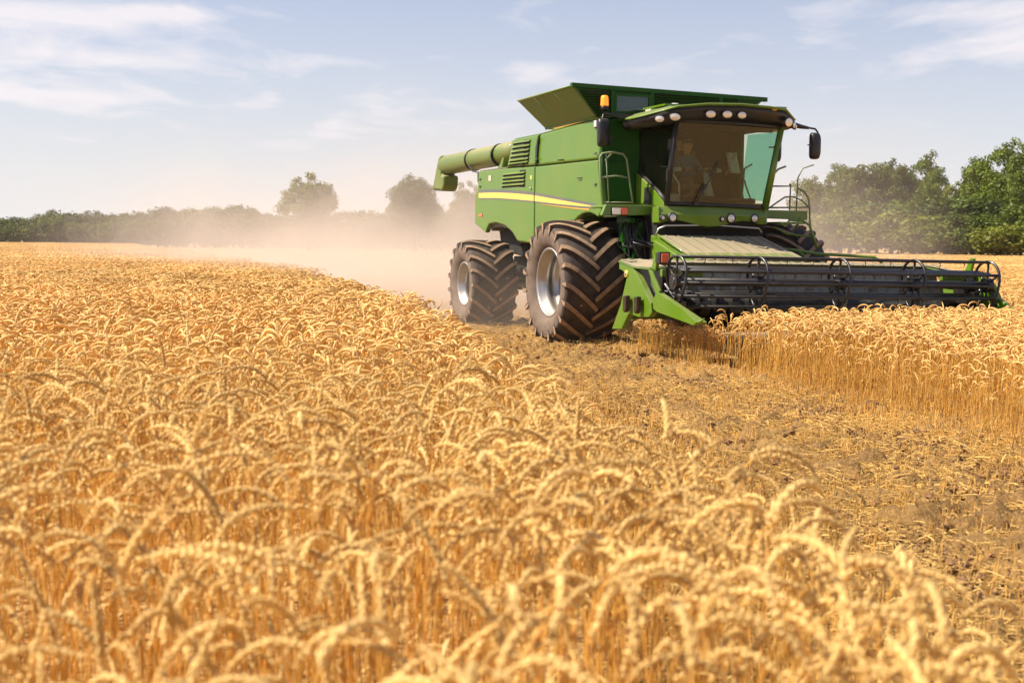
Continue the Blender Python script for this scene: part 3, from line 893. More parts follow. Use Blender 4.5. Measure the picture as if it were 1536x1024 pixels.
# ---- side panels, right and left
arch_f = [(0.0 + 1.19 * math.cos(a), 1.0 + 1.17 * math.sin(a)) for a in [R(x) for x in range(68, 148, 8)]]
front_panel = [(-2.425, 3.045), (-2.425, 1.65), (-1.62, 1.60)] + [(x, z) for x, z in reversed(arch_f) if x > -1.2] + [(.56, 2.17), (.60, 2.29), (.40, 3.01)]
rear_panel = [(-2.465, 3.05), (-4.23, 3.10), (-5.68, 3.11), (-5.74, 2.70), (-5.90, 2.64), (-5.90, 2.06), (-5.2, 1.86), (-5.12, 1.95), (-4.98, 2.04), (-4.6, 2.06), (-4.05, 2.0), (-3.62, 1.87), (-3.34, 1.70), (-2.465, 1.65)]
upper_panel = [(-2.27, 3.62), (-2.44, 3.075), (.40, 3.035), (.46, 3.69)]
vent_panel = [(-3.70, 3.62), (-3.97, 3.115), (-2.485, 3.08), (-2.32, 3.62)]
for s, Yp in ((1, RY), (-1, LY)):
    b = MB(); b.prism(front_panel, Yp, Yp + s * .10); o = part('front_side_panel', b, M['green'], bevel=.022)
    b = MB(); b.prism(rear_panel, Yp, Yp + s * .10); rp = part('rear_side_panel', b, M['green'], bevel=.022)
    b = MB(); b.prism(upper_panel, Yp + s * .03, Yp + s * .11); part('upper_side_panel', b, M['green'], bevel=.03)
    b = MB(); b.prism(vent_panel, Yp + s * .01, Yp + s * .11); vp = part('engine_vent_panel', b, M['green'], bevel=.03)
    # louvres: flat dark quads as painted slot shade, with bent slats standing out
    for parent_, x0, x1, zs, dx, y0 in ((vp, -3.62, -2.70, [3.555, 3.475, 3.395, 3.315, 3.235, 3.175], -.047, Yp + s * .01), (rp, -4.16, -2.93, [2.985, 2.915, 2.845, 2.775], -.022, Yp)):
        for k, z in enumerate(zs):
            b = MB(); xx0, xx1 = x0 + dx * k, x1 + dx * .45 * k; h = .047
            b.add([(xx0, y0 - s * .003, z), (xx1, y0 - s * .003, z - .012), (xx1, y0 - s * .003, z - .012 - h), (xx0, y0 - s * .003, z - h)], [(0, 1, 2, 3)], 1)
            b.slab([(xx0, y0 - s * .004, z + .014), (xx1, y0 - s * .004, z + .002), (xx1, y0 - s * .035, z - .028), (xx0, y0 - s * .035, z - .016)], .006, 0)
            part('louvre', b, [M['green'], M['dark']], parent_)
    # flat near-black quads on the panel, painting in the shade of an opening
    b = MB(); yq = Yp - s * .006
    b.add([(-3.02, yq + s * .010, 3.57), (-2.70, yq + s * .010, 3.56), (-2.78, yq + s * .010, 3.16), (-3.08, yq + s * .010, 3.15)], [(0, 1, 2, 3)])
    b.add([(-3.22, yq, 3.02), (-2.92, yq, 3.02), (-2.94, yq, 2.70), (-3.24, yq, 2.71)], [(0, 1, 2, 3)])
    part('vent_shade_patch', b, M['dark'])
    # stripes
    def band(name, top, bot, mat, off, parent_):
        b = MB(); k = len(top); yy = Yp - s * off
        b.add([(x, yy, z) for x, z in top] + [(x, yy, z) for x, z in bot], [(i, i + 1, k + i + 1, k + i) if s > 0 else (k + i, k + i + 1, i + 1, i) for i in range(k - 1)])
        part(name, b, mat, parent_)
    def zt(x): return interp(x, [(-5.63, 2.672), (-4.6, 2.652), (-3.5, 2.60), (-2.44, 2.53), (-1.3, 2.42), (-.3, 2.325), (.36, 2.262)])
    def zb(x): return interp(x, [(-5.63, 2.572), (-4.6, 2.545), (-3.5, 2.488), (-2.44, 2.425), (-1.3, 2.345), (-.3, 2.285), (.36, 2.255)])
    for x0, x1, pr in ((-5.63, -2.47, rp), (-2.42, .36, o)):
        xs = [x0 + (x1 - x0) * i / 8 for i in range(9)]
        band('grey_band', [(x, zt(x) + .065 - .02 * (x + 5.6) / 6) for x in xs], [(x, zb(x) - .028) for x in xs], M['grey'], .003, pr)
        band('yellow_stripe', [(x, zt(x)) for x in xs], [(x, zb(x)) for x in xs], M['yellow'], .006, pr)
    xs = [-2.1 + 2.2 * i / 6 for i in range(7)]
    band('orange_stripe', [(x, zb(x) - .036) for x in xs], [(x, zb(x) - .036 - .006 - .018 * i / 6) for i, x in enumerate(xs)], M['orange'], .006, o)
    b = MB(); b.box((-4.94, Yp - s * .004, 2.945), (.16, .008, .11)); part('placard', b, M['placard'], rp)
    b = MB(); b.tube([(-2.62, Yp, 2.66), (-2.62, Yp - s * .03, 2.66)], .018, 8); part('latch', b, M['steel'], rp)
    b = MB()
    b.prism([(-5.12, 1.95), (-4.98, 2.04), (-4.6, 2.06), (-4.05, 2.0), (-3.62, 1.87), (-3.34, 1.70), (-3.40, 1.66), (-3.66, 1.80), (-4.07, 1.94), (-4.6, 1.99), (-4.96, 1.97), (-5.07, 1.90)], Yp + s * .09, Yp + s * .55)
    part('wheel_arch_liner', b, M['sheet'])
b = MB()
b.slab([(-5.905, RY + .05, 2.64), (-5.905, RY + .05, 2.06), (-5.905, LY - .05, 2.06), (-5.905, LY - .05, 2.64)], .08)
b.slab([(-5.74, RY + .05, 2.68), (-5.74, LY - .05, 2.68), (-5.67, LY - .05, 3.10), (-5.67, RY + .05, 3.10)], .06)
b.prism([(-5.9, 2.1), (-5.3, 1.9), (-5.2, 1.7), (-5.5, 1.55), (-5.95, 1.8)], -1.0, .7)
part('rear_hood', b, M['green'], bevel=.02)
b = MB()   # deck over the straw hood and shoulder fairing beside the unloading tube
b.slab([(-5.66, RY + .02, 3.112), (-3.95, RY + .02, 3.105), (-3.95, LY - .02, 3.105), (-5.66, LY - .02, 3.112)], .02)
part('rear_deck', b, M['sheet'])
b = MB(); b.prism([(-4.62, 3.115), (-4.30, 3.115), (-4.06, 3.48), (-4.14, 3.50), (-4.40, 3.22)], RY + .02, RY + .16)
part('deck_fairing', b, M['green'], bevel=.02)
b = MB()
b.slab([(-3.68, RY + .06, 3.625), (-2.3, RY + .06, 3.625), (.42, RY + .06, 3.70), (.42, LY - .06, 3.70), (-2.3, LY - .06, 3.625), (-3.68, LY - .06, 3.625)], .02)
part('top_deck', b, M['green'], bevel=.01)
# seams and black edge strip between vent panel and upper panel
b = MB(); b.prism([(-2.305, 3.56), (-2.285, 3.56), (-2.36, 3.10), (-2.44, 3.10), (-2.42, 3.40)], RY - .004, RY + .05); part('panel_seal', b, M['black'], bevel=.008)
b = MB(); b.box((.30, RY + .025, 3.60), (.13, .05, .14)); b.box((.30, RY - .002, 3.60), (.10, .02, .11), 1); part('side_lamp', b, [M['black'], M['lens']], bevel=.015)

# ---- front wall of the tank beside the cab
b = MB()
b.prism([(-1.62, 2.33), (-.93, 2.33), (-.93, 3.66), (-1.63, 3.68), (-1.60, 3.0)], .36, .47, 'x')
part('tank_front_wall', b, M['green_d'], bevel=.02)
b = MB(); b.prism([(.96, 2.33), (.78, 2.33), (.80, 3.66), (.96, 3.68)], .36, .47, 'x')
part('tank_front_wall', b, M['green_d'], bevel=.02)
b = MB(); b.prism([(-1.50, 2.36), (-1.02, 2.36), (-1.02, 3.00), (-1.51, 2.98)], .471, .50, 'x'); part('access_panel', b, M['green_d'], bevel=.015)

# ---- grain tank extension
b = MB()
b.slab([(.30, -1.63, 3.70), (-2.14, -1.55, 3.70), (-2.52, -1.96, 4.22), (.30, -2.06, 4.19)], .02)
b.tube([(-2.52, -1.96, 4.225), (.30, -2.06, 4.195)], .018, 6); b.tube([(-2.14, -1.56, 3.71), (.3, -1.64, 3.71)], .02, 6)
for q in (.33, .68):
    b.tube([(.30 - 2.44 * q, -1.63 + .08 * q, 3.71), (.30 - 2.82 * q, -2.06 + .10 * q, 4.19)], .006, 4)
part('tank_flap', b, M['olive'], bevel=0)
b = MB(); b.slab([(-2.14, .95, 3.70), (.30, .97, 3.70), (.30, 1.42, 4.12), (-2.52, 1.40, 4.18)], .02); part('tank_flap', b, M['olive'])
b = MB(); b.slab([(-2.14, -1.55, 3.70), (-2.14, .95, 3.70), (-2.52, 1.40, 4.18), (-2.52, -1.96, 4.22)], .02); part('tank_flap', b, M['olive'])
b = MB()
b.slab([(.30, .97, 3.70), (.30, -1.63, 3.70), (.30, -2.06, 4.19), (.30, 1.45, 4.12)], .02, 0)
b.prism([(-2.09, 4.17), (1.50, 4.09), (1.50, 4.16), (-2.09, 4.235)], .27, .36, 'x', 0)
for yv in (-1.36, -.66, .62): b.box((.335, yv, 3.93), (.03, .07, .42), 0)
tf = part('tank_flap', b, M['green_d'])
def louv(y0, y1, cut):
    b = MB()
    for k in range(9):
        z = 3.76 + k * .043
        a = y0 - (cut * (z - 3.70))
        b.slab([(.325, a, z), (.325, y1, z), (.36, y1, z - .022), (.36, a, z - .022)], .006, 0)
    b.add([(.322, y0, 3.74), (.322, y1, 3.74), (.322, y1, 4.13), (.322, y0 - cut * .42, 4.13)], [(0, 1, 2, 3)], 1)
    part('mesh_screen', b, [M['green_d'], M['dark']], tf)
louv(-1.62, -1.42, .72); louv(-.60, .56, 0); louv(.68, .96, 0)
b = MB(); b.box((.335, -1.01, 3.94), (.02, .58, .25), 1); 
for dz in (-.14, .14): b.box((.345, -1.01, 3.94 + dz), (.03, .64, .035), 0)
for dy in (-.305, .305): b.box((.3455, -1.01 + dy, 3.94), (.031, .035, .245), 0)
part('tank_window', b, [M['green_d'], M['glass_s']], tf)
b = MB(); b.box((-.9, -.3, 3.73), (2.3, 2.3, .06)); b.lathe([(0, .30), (.45, .16), (.8, 0)], 18, (-.8, -.3, 3.76), 'z'); part('grain_load', b, M['stub'])

# ---- unloading auger
b = MB()
b.tube([(-3.7, -1.42, 3.43), (-4.4, -1.45, 3.415), (-8.35, -1.5, 3.385)], .215, 24)
au = part('unloading_auger', b, M['tan'])
b = MB()
for x in (-6.45, -4.75): b.tube([(x - .03, -1.48, 3.398), (x + .03, -1.48, 3.398)], .232, 24)
b.tube([(-6.3, -1.66, 3.27), (-6.02, -1.66, 3.14), (-5.72, -1.64, 3.10), (-5.70, -1.64, 2.9)], .02, 6)
part('clamp_ring', b, M['black'], au)
b = MB()
b.prism([(-8.25, 3.60), (-8.45, 3.56), (-8.92, 2.86), (-8.14, 2.80), (-8.02, 2.92), (-8.0, 3.14), (-8.25, 3.16)], -1.68, -1.33)
part('spout', b, M['tan'], au, bevel=.05)
b = MB(); b.add([(-8.9, -1.66, 2.853), (-8.16, -1.66, 2.797), (-8.16, -1.35, 2.797), (-8.9, -1.35, 2.853)], [(0, 1, 2, 3)]); part('spout_mouth', b, M['dark'], au)

# ---- wheels
def tyre_mb(Rr, W_, rim, nl, lw, skew):
    b = MB(); Rc = Rr * .935; h = W_ / 2
    half = [(rim - .01, h * .74), (rim + .02, h * .84), (rim + (Rc - rim) * .30, h * .965), (rim + (Rc - rim) * .55, h * 1.0), (rim + (Rc - rim) * .78, h * .985), (Rc * .965, h * .93), (Rc * .988, h * .75), (Rc, h * .40), (Rc * 1.004, 0)]
    full = [(r, -y) for r, y in half] + [(r, y) for r, y in half[-2::-1]]
    n = 96
    k = len(full); vs, fs, ms = [], [], []
    for i in range(n):
        A = 2 * math.pi * i / n
        for r, y in full: vs.append((r * math.cos(A), y, r * math.sin(A)))
    b.v = vs
    for i in range(n):
        for j in range(k - 1):
            a, c = i * k + j, ((i + 1) % n) * k + j
            b.f.append((a, c, c + 1, a + 1)); b.s.append(True); b.m.append(2 if (j < 4 or j >= k - 5) else 0)
    for i in range(nl):
        for sd in (-1, 1):
            a0 = 2 * math.pi * (i + (.5 if sd > 0 else 0)) / nl
            rows = []
            N = 9
            for j in range(-1, N + 1):
                q = max(0, j) / N
                y = sd * (h * .985 * (1 - q) - h * .05 * q)
                al = a0 - skew * (q ** 1.15) 
                top = Rr - .055 * Rr * (abs(y) / h) ** 5
                w = (lw * (1.0 + .25 * (1 - q))) / Rr / 2
                bot = Rc * .97
                if j == -1: y, top, bot, al = sd * h * 1.015, Rr * .80, Rr * .76, a0 + .01; w *= .55
                elif j == 0: y = sd * h * 1.02; top = Rr * .945; bot = Rr * .86
                # direction across the bar: mostly round the wheel, turned with the skew
                tilt = sd * .55 * lw * (q ** .5) * .8
                row = []
                for da, rr, dy in ((-1.35, bot, -1), (-1.0, top, -1), (1.0, top, 1), (1.35, bot, 1)):
                    A = al + w * da; yy = y + dy * tilt * -.5
                    if j >= N: yy -= 0
                    row.append((rr * math.cos(A), yy, rr * math.sin(A)))
                rows.append(row)
            o = len(b.v)
            for row in rows: b.v += row
            for j in range(len(rows) - 1):
                for c in range(3):
                    a = o + j * 4 + c
                    f = (a, a + 1, a + 5, a + 4)
                    b.f.append(f if sd > 0 else f[::-1]); b.s.append(False); b.m.append(1 if (c == 1) else 0)
            b.f.append(tuple(o + c for c in range(4))); b.s.append(False); b.m.append(2)
            b.f.append(tuple(o + (len(rows) - 1) * 4 + c for c in range(4))); b.s.append(False); b.m.append(0)
    return b
def wheel(x, y, Rr, W_, rim, nl, lw, skew, side, tr=None):
    w = empty('wheel', (x, y, Rr - .015), parent=CH); 
    b = tyre_mb(Rr, W_, rim, nl, lw, skew)
    ty = b.build('tyre', [M['rubber'], M['lug'], M['side']], w)
    h = W_ / 2; s = side
    prof = [(rim - .015, h * .70), (rim + .018, h * .80), (rim + .02, h * .84), (rim - .005, h * .85), (rim - .03, h * .80), (rim - .035, h * .62), (rim - .065, h * .58), (rim - .07, h * .44), (rim - .06, h * .40), (rim - .065, h * .26), (rim - .11, h * .20), (rim - .115, h * .02), (rim - .10, -h * .04), (rim - .105, -h * .30), (rim - .15, -h * .38), (.26, -h * .34), (.24, -h * .20), (.21, -h * .18)]
    b = MB(); b.lathe([(r, y_ * s) for r, y_ in prof], 56); 
    b.lathe([(rim - .02, -h * .72 * s), (rim - .13, -h * .3 * s)], 40)
    b.build('rim', M['rim'], w)
    b = MB(); b.lathe([(0, h * .30 * s), (.12, h * .30 * s), (.15, h * .22 * s), (.15, -h * .08 * s), (.21, -h * .1 * s), (.21, -h * .33 * s)], 24, smooth=False)
    for k in range(10):
        A = k * .628; b.tube([(.17 * math.cos(A), -h * .3 * s, .17 * math.sin(A)), (.17 * math.cos(A), -h * .02 * s, .17 * math.sin(A))], .018, 6)
    b.build('hub', M['black'], w)
    return w
wheel(0, -1.88, 1.03, 1.04, .555, 19, .064, .42, -1)
wheel(0, 1.95, 1.03, 1.04, .555, 19, .064, .42, 1)
wheel(-4.62, -1.90, .865, .92, .42, 17, .056, .42, -1)
wheel(-4.62, 1.75, .865, .92, .42, 17, .056, .42, 1)

# ---- cab
CB = [(1.58, -.98, 2.30), (1.58, .75, 2.25), (1.70, .95, 3.53), (1.70, -.90, 3.57)]     # windscreen corners
cab = MB()
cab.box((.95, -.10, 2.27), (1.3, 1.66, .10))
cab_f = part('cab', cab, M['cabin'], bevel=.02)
def curved(c0, c1, c2, c3, bulge, nu=10, nv=8, inset=0):
    vs = []
    for j in range(nv + 1):
        v = inset + (1 - 2 * inset) * j / nv
        for i in range(nu + 1):
            u = inset + (1 - 2 * inset) * i / nu
            p = Vector(c0).lerp(Vector(c1), u).lerp(Vector(c3).lerp(Vector(c2), u), v)
            p.x += bulge * (1 - (2 * u - 1) ** 2)
            vs.append(p)
    return vs, [(j * (nu + 1) + i, j * (nu + 1) + i + 1, (j + 1) * (nu + 1) + i + 1, (j + 1) * (nu + 1) + i) for j in range(nv) for i in range(nu)]
b = MB(); vs, fs = curved(*CB, .13); b.add(vs, fs, 0, True); part('windscreen', b, M['glass_f'], cab_f)
# rubber frame of the windscreen and the pillars
b = MB()
def edge_pts(a, c, bul): 
    out = []
    for i in range(11):
        u = i / 10; p = Vector(a).lerp(Vector(c), u); p.x += bul * (1 - (2 * u - 1) ** 2) + .006; out.append(p)
    return out
b.tube(edge_pts(CB[0], CB[1], .13), .032, 6); b.tube(edge_pts(CB[3], CB[2], .13), .04, 6)
b.tube([CB[0], CB[3]], .045, 8); 
b.tube([(.42, -.93, 2.86), (.42, -.93, 3.60)], .04, 6); b.tube([(.42, -.93, 2.86), (1.28, -.97, 2.48), (1.56, -.985, 2.32)], .030, 6); b.tube([(.42, -.93, 3.58), (1.70, -.91, 3.55)], .035, 6)
b.tube([(.35, .78, 2.30), (.35, .90, 3.55)], .05, 6); b.tube([(.35, .80, 2.3), (1.58, .76, 2.28)], .03, 6); b.tube([(.35, .9, 3.52), (1.7, .95, 3.53)], .03, 6)
for z in (2.72, 3.2): b.box((1.585 + (z - 2.3) * .09, -.985, z), (.05, .05, .16))
part('cab_frame', b, M['black'], cab_f)
b = MB(); b.tube([Vector(CB[1]) + Vector((.0, .02, -.02)), Vector(CB[2]) + Vector((0, .02, 0))], [.06, .05], 8); part('corner_pillar', b, M['green'], cab_f)
b = MB(); b.add([(.44, -.935, 2.87), (1.28, -.97, 2.49), (1.57, -.985, 2.34), (1.69, -.91, 3.54), (.44, -.935, 3.58)], [(0, 1, 2, 3, 4)]); part('side_window', b, M['glass_s'], cab_f)
b = MB(); b.add([(.72, .80, 2.42), (1.54, .78, 2.36), (1.64, .94, 3.46), (.74, .915, 3.48)], [(0, 1, 2, 3)]); part('side_window', b, M['glass_l'], cab_f)
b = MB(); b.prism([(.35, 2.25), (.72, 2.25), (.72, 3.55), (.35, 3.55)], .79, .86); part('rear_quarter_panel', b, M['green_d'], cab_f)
# panel with the black grille below the side window
b = MB(); b.prism([(.36, 2.86), (1.30, 2.45), (1.50, 2.32), (1.50, 2.22), (.36, 2.22)], -.99, -.93); lp_ = part('cab_side_panel', b, M['green'], cab_f, bevel=.015)
b = MB(); b.prism([(.82, 2.57), (.95, 2.56), (1.06, 2.42), (1.06, 2.28), (.92, 2.24), (.80, 2.32)], -1.003, -.985); 
for k in range(9): b.box((.94, -1.006, 2.28 + k * .033), (.22 - .01 * abs(k - 4), .008, .008), 1, (0, R(-12), 0))
part('intake_grille', b, [M['dark'], M['black']], cab_f)
# back wall and ceiling of the cab
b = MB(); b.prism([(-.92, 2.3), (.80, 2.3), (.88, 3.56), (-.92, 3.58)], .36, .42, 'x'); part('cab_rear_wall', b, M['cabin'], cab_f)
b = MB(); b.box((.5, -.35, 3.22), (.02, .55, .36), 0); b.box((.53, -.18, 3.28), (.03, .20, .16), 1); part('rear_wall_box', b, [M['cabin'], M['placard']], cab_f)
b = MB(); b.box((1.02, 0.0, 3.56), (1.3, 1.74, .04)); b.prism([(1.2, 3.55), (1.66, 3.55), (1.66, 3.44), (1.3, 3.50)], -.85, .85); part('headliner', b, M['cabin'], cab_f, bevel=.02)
# seat, column, wheel, consoles
b = MB(); b.box((.78, -.16, 2.58), (.50, .50, .12)); b.box((.51, -.16, 2.92), (.12, .46, .60), 0, (0, R(-8), 0)); b.box((.47, -.16, 3.30), (.09, .24, .16), 0, (0, R(-8), 0)); b.box((.78, -.16, 2.42), (.3, .3, .2)); st = part('operator_seat', b, M['seat'], cab_f, bevel=.05, seg=3)
b = MB(); b.box((.86, -.50, 2.86), (.42, .10, .07)); b.box((.86, .20, 2.86), (.42, .14, .07)); b.box((.74, -.5, 2.74), (.08, .06, .2)); b.box((.74, .2, 2.74), (.08, .06, .2)); part('armrest', b, M['cabp'], st, bevel=.025)
b = MB(); b.tube([(1.40, -.12, 2.32), (1.30, -.12, 2.62), (1.22, -.12, 2.80)], [.09, .055, .045], 10); sc_ = part('steering_column', b, M['cabp'], cab_f)
b = MB(); ring = []
for k in range(25):
    A = 2 * math.pi * k / 24; ring.append(Vector((1.20, -.12, 2.83)) + Vector((.17 * math.cos(A) * .80, .19 * math.sin(A), .17 * math.cos(A) * .55)))
b.tube(ring, .017, 8, cap=False)
for k in (2, 10, 18): b.tube([Vector((1.20, -.12, 2.82)), ring[k]], .012, 6)
part('steering_wheel', b, M['blackm'], sc_)
b = MB(); b.box((1.15, .42, 2.98), (.05, .24, .34), 0, (0, R(-15), R(25))); b.tube([(1.0, .36, 2.8), (1.15, .42, 2.92)], .025, 6); b.tube([(1.25, .35, 3.02), (1.28, .40, 3.14)], .03, 8); part('display_monitor', b, M['cabp'], cab_f, bevel=.02)
b = MB(); b.tube([(1.32, -.62, 2.35), (1.36, -.66, 2.62), (1.28, -.80, 2.86)], .018, 6); b.box((1.28, -.84, 2.88), (.06, .20, .02)); b.box((1.45, -.80, 2.38), (.04, .2, .14), 0, (0, R(-20), 0)); part('console_lever', b, M['cabp'], cab_f, bevel=.005)
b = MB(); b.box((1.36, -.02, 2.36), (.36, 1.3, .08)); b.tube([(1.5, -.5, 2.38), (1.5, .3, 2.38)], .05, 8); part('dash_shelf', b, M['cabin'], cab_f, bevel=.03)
b = MB(); b.tube([(1.1, .62, 2.4), (1.1, .66, 2.9), (1.3, .68, 2.96)], .016, 6); b.tube([(1.32, .66, 2.4), (1.12, .68, 2.62), (1.1, .66, 2.72)], .016, 6); part('door_grab_rail', b, M['cabp'], cab_f)

# ---- cab roof with its black lamp visor
def roof_loop(z, grow, xf, crown=0):
    """outline seen from above: straight back, swept sides, bowed front"""
    pts = [(.20, -1.16 - grow), (.75, -1.27 - grow), (1.25, -1.40 - grow), (1.55, -1.36 - grow), (xf - .10, -1.0), (xf, -.55), (xf + .06, 0), (xf, .55), (xf - .10, .90), (1.62, 1.20 + grow), (1.25, 1.24 + grow), (.75, 1.15 + grow), (.20, 1.08 + grow)]
    return [Vector((x, y, z + crown * (1 - (y / 1.4) ** 2) - (.09 * max(0, (abs(y) - .9) / .4)))) for x, y in pts]
def loft(mb, loops, mi=0, smooth=True):
    k = len(loops[0]); o = len(mb.v)
    for L_ in loops: mb.v += [tuple(p) for p in L_]
    for j in range(len(loops) - 1):
        for i in range(k):
            a, c = o + j * k + i, o + j * k + (i + 1) % k
            mb.f.append((a, c, c + k, a + k)); mb.m.append(mi); mb.s.append(smooth)
    mb.f.append(tuple(o + i for i in range(k))[::-1]); mb.m.append(mi); mb.s.append(False)
    mb.f.append(tuple(o + (len(loops) - 1) * k + i for i in range(k))); mb.m.append(mi); mb.s.append(smooth)
b = MB()
loft(b, [roof_loop(3.725, .05, 2.02, .065), roof_loop(3.742, .09, 2.08, .07), roof_loop(3.756, .06, 2.05, .075), roof_loop(3.765, -.10, 1.80, .075), roof_loop(3.775, -.45, 1.3, .07)])
b.box((1.55, .72, 3.82), (.5, .55, .05)); b.box((.9, -.15, 3.85), (.8, 1.5, .03))
rf = part('cab_roof', b, M['green'], bevel=0)
b = MB()
loft(b, [roof_loop(3.53, -.25, 1.66, .03), roof_loop(3.55, -.06, 1.86, .04), roof_loop(3.60, .02, 1.95, .05), roof_loop(3.66, .04, 1.98, .055), roof_loop(3.723, .06, 2.02, .064)])
part('lamp_visor', b, M['black'], rf)
for x, y, z, ry, rz, sz in ((1.82, -1.24, 3.565, 0, -32, .060), (1.92, -1.03, 3.595, 0, -22, .068), (2.0, -.47, 3.655, 0, -6, .070), (2.03, -.20, 3.66, 0, -2, .070), (2.02, .06, 3.66, 0, 4, .066), (1.86, .99, 3.60, 0, 24, .085), (1.76, 1.15, 3.57, 0, 40, .060), (1.70, 1.22, 3.55, 0, 50, .05)):
    b = MB(); n = Vector((math.cos(R(rz)), math.sin(R(rz)), -.12)).normalized()
    u = Vector((-n.y, n.x, 0)).normalized(); v = n.cross(u)
    c = Vector((x, y, z)) - n * .03
    for q, (rr, dx, mi) in enumerate(((sz * 1.18, .0, 0), (sz * 1.18, .035, 0))): pass
    def ringp(rr, dx, N=18): return [c + n * dx + u * rr * math.cos(2 * math.pi * k / N) * 1.12 + v * rr * .78 * math.sin(2 * math.pi * k / N) for k in range(N)]
    L1, L2, L3, L4 = ringp(sz * 1.2, 0), ringp(sz * 1.2, .045), ringp(sz, .05), ringp(sz * .5, .062)
    o = len(b.v); N = 18
    for L_ in (L1, L2, L3, L4): b.v += [tuple(p) for p in L_]
    for j in range(3):
        for i in range(N):
            a, e_ = j * N + i, j * N + (i + 1) % N
            b.f.append((a, e_, e_ + N, a + N)); b.m.append(0 if j < 2 else 1); b.s.append(True)
    b.f.append(tuple(3 * N + i for i in range(N))); b.m.append(1); b.s.append(True)
    part('work_light', b, [M['black'], M['lens']], rf)
b = MB(); b.lathe([(0, .09), (.05, .085), (.09, .05), (.10, 0)], 16, (.95, -.55, 3.83), 'z'); b.box((.8, -.8, 3.80), (.2, .3, .04)); part('antenna_dome', b, M['lens'], rf)
b = MB(); b.box((1.95, .60, 3.79), (.10, .22, .07)); part('roof_marker', b, M['orange'], rf, bevel=.02)
b = MB(); b.box((1.80, -.78, 3.70), (.06, .18, .04), 0, (0, 0, R(-15))); part('roof_reflector', b, M['placard'], rf, bevel=.01)

# ---- beacon on its arm
b = MB(); b.tube([(.70, -1.67, 3.64), (.70, -1.67, 3.80)], .012, 6); b.lathe([(0, 0), (.055, 0), (.06, .03), (.055, .06), (0, .06)], 16, (.70, -1.67, 3.79), 'z'); bc = part('beacon', b, M['black'])
b = MB(); b.lathe([(.062, 0), (.064, .02), (.060, .13), (.052, .155), (.03, .165), (0, .167)], 20, (.70, -1.67, 3.85), 'z'); part('beacon_lens', b, M['amber'], bc)
# ---- mirrors
b = MB(); b.prism([(-1.72, 3.72), (-1.66, 3.74), (-1.06, 3.72), (-1.06, 3.60), (-1.16, 3.59)], .70, .78, 'x'); b.tube([(.74, -1.70, 3.71), (.76, -1.74, 3.60), (.78, -1.72, 3.42)], .022, 8); b.box((.72, -1.60, 3.33), (.05, .12, .07)); ma = part('mirror_arm', b, M['black'], bevel=.006)
def mirror(c, w, h, d, rz, parent_):
    b = MB(); pts = []
    for k in range(24):
        A = 2 * math.pi * k / 24; ca, sa = math.cos(A), math.sin(A)
        pts.append((math.copysign(abs(ca) ** .45, ca) * w / 2, math.copysign(abs(sa) ** .3, sa) * h / 2))
    m_ = Euler((0, 0, rz)).to_matrix(); c = Vector(c)
    lo = []
    for dx, g in ((0, .97), (.015, 1.0), (d * .6, .96), (d, .72)): lo.append([c + m_ @ Vector((dx, y * g, z * g)) for y, z in pts])
    loft(b, lo)
    o = part('mirror', b, M['black'], parent_)
    b = MB(); b.v = [tuple(c + m_ @ Vector((-.004, y * .9, z * .93))) for y, z in pts]; b.f = [tuple(range(24))]; b.m = [0]; b.s = [False]
    part('mirror_glass', b, M['mirror'], parent_)
mirror((.76, -1.72, 3.42), .20, .46, .10, R(-10), ma)
b = MB(); b.tube([(1.66, 1.14, 3.60), (1.66, 1.36, 3.56), (1.66, 1.50, 3.545)], [.05, .035, .022], 8); b.tube([(1.66, 1.48, 3.55), (1.66, 1.62, 3.535), (1.66, 1.67, 3.48), (1.66, 1.67, 3.36)], .016, 8); b.tube([(1.64, 1.50, 3.275), (1.84, 1.50, 3.27)], .01, 5); mb_ = part('mirror_arm', b, M['black'])
mirror((1.66, 1.595, 3.26), .19, .43, .10, R(8), mb_)
b = MB(); b.tube([(1.58, .82, 3.22), (1.66, .93, 3.22)], .014, 6); mc = part('mirror_arm', b, M['black']); mirror((1.66, .94, 3.17), .07, .36, .05, R(20), mc)
# ---- fascia under the windscreen
b = MB(); N = 12
def fas(u, z, x): 
    y = -1.10 + 1.86 * u
    return (x + .14 * (1 - (2 * u - 1) ** 2), y, z)
def zlow(u): return 1.985 + .05 * math.sin(u * math.pi * 3.0 + .6) * (1 if .08 < u < .92 else 0)
vs = []
for x_, zf in ((1.40, 0), (1.56, 0), (1.63, 1), (1.60, 2), (1.40, 2)):
    for i in range(N + 1):
        u = i / N; vs.append(fas(u, 2.25 if zf == 0 else (2.12 if zf == 1 else zlow(u)), x_))
b.add(vs, [(j * (N + 1) + i, j * (N + 1) + i + 1, (j + 1) * (N + 1) + i + 1, (j + 1) * (N + 1) + i) for j in range(4) for i in range(N)], 0, False)
b.prism([(1.38, 1.99), (1.62, 1.99), (1.60, 2.24), (1.38, 2.24)], -1.13, -1.095); b.prism([(1.38, 1.99), (1.62, 1.99), (1.60, 2.24), (1.38, 2.24)], .755, .80)
fa = part('cab_fascia', b, M['green'], bevel=.01)
b = MB(); vs = []
for zt_, zb_ in ((2.03, 1.93),):
    for i in range(N + 1):
        u = i / N; p = fas(u, 0, 1.56); w = .035 + .035 * abs(math.cos(u * math.pi * 2)); vs += [(p[0] - .01, p[1], 1.99 + w), (p[0] - .06, p[1], 1.90)]
b.add(vs, [(2 * i, 2 * i + 1, 2 * i + 3, 2 * i + 2) for i in range(N)]); part('lower_lip', b, M['dark'], fa)
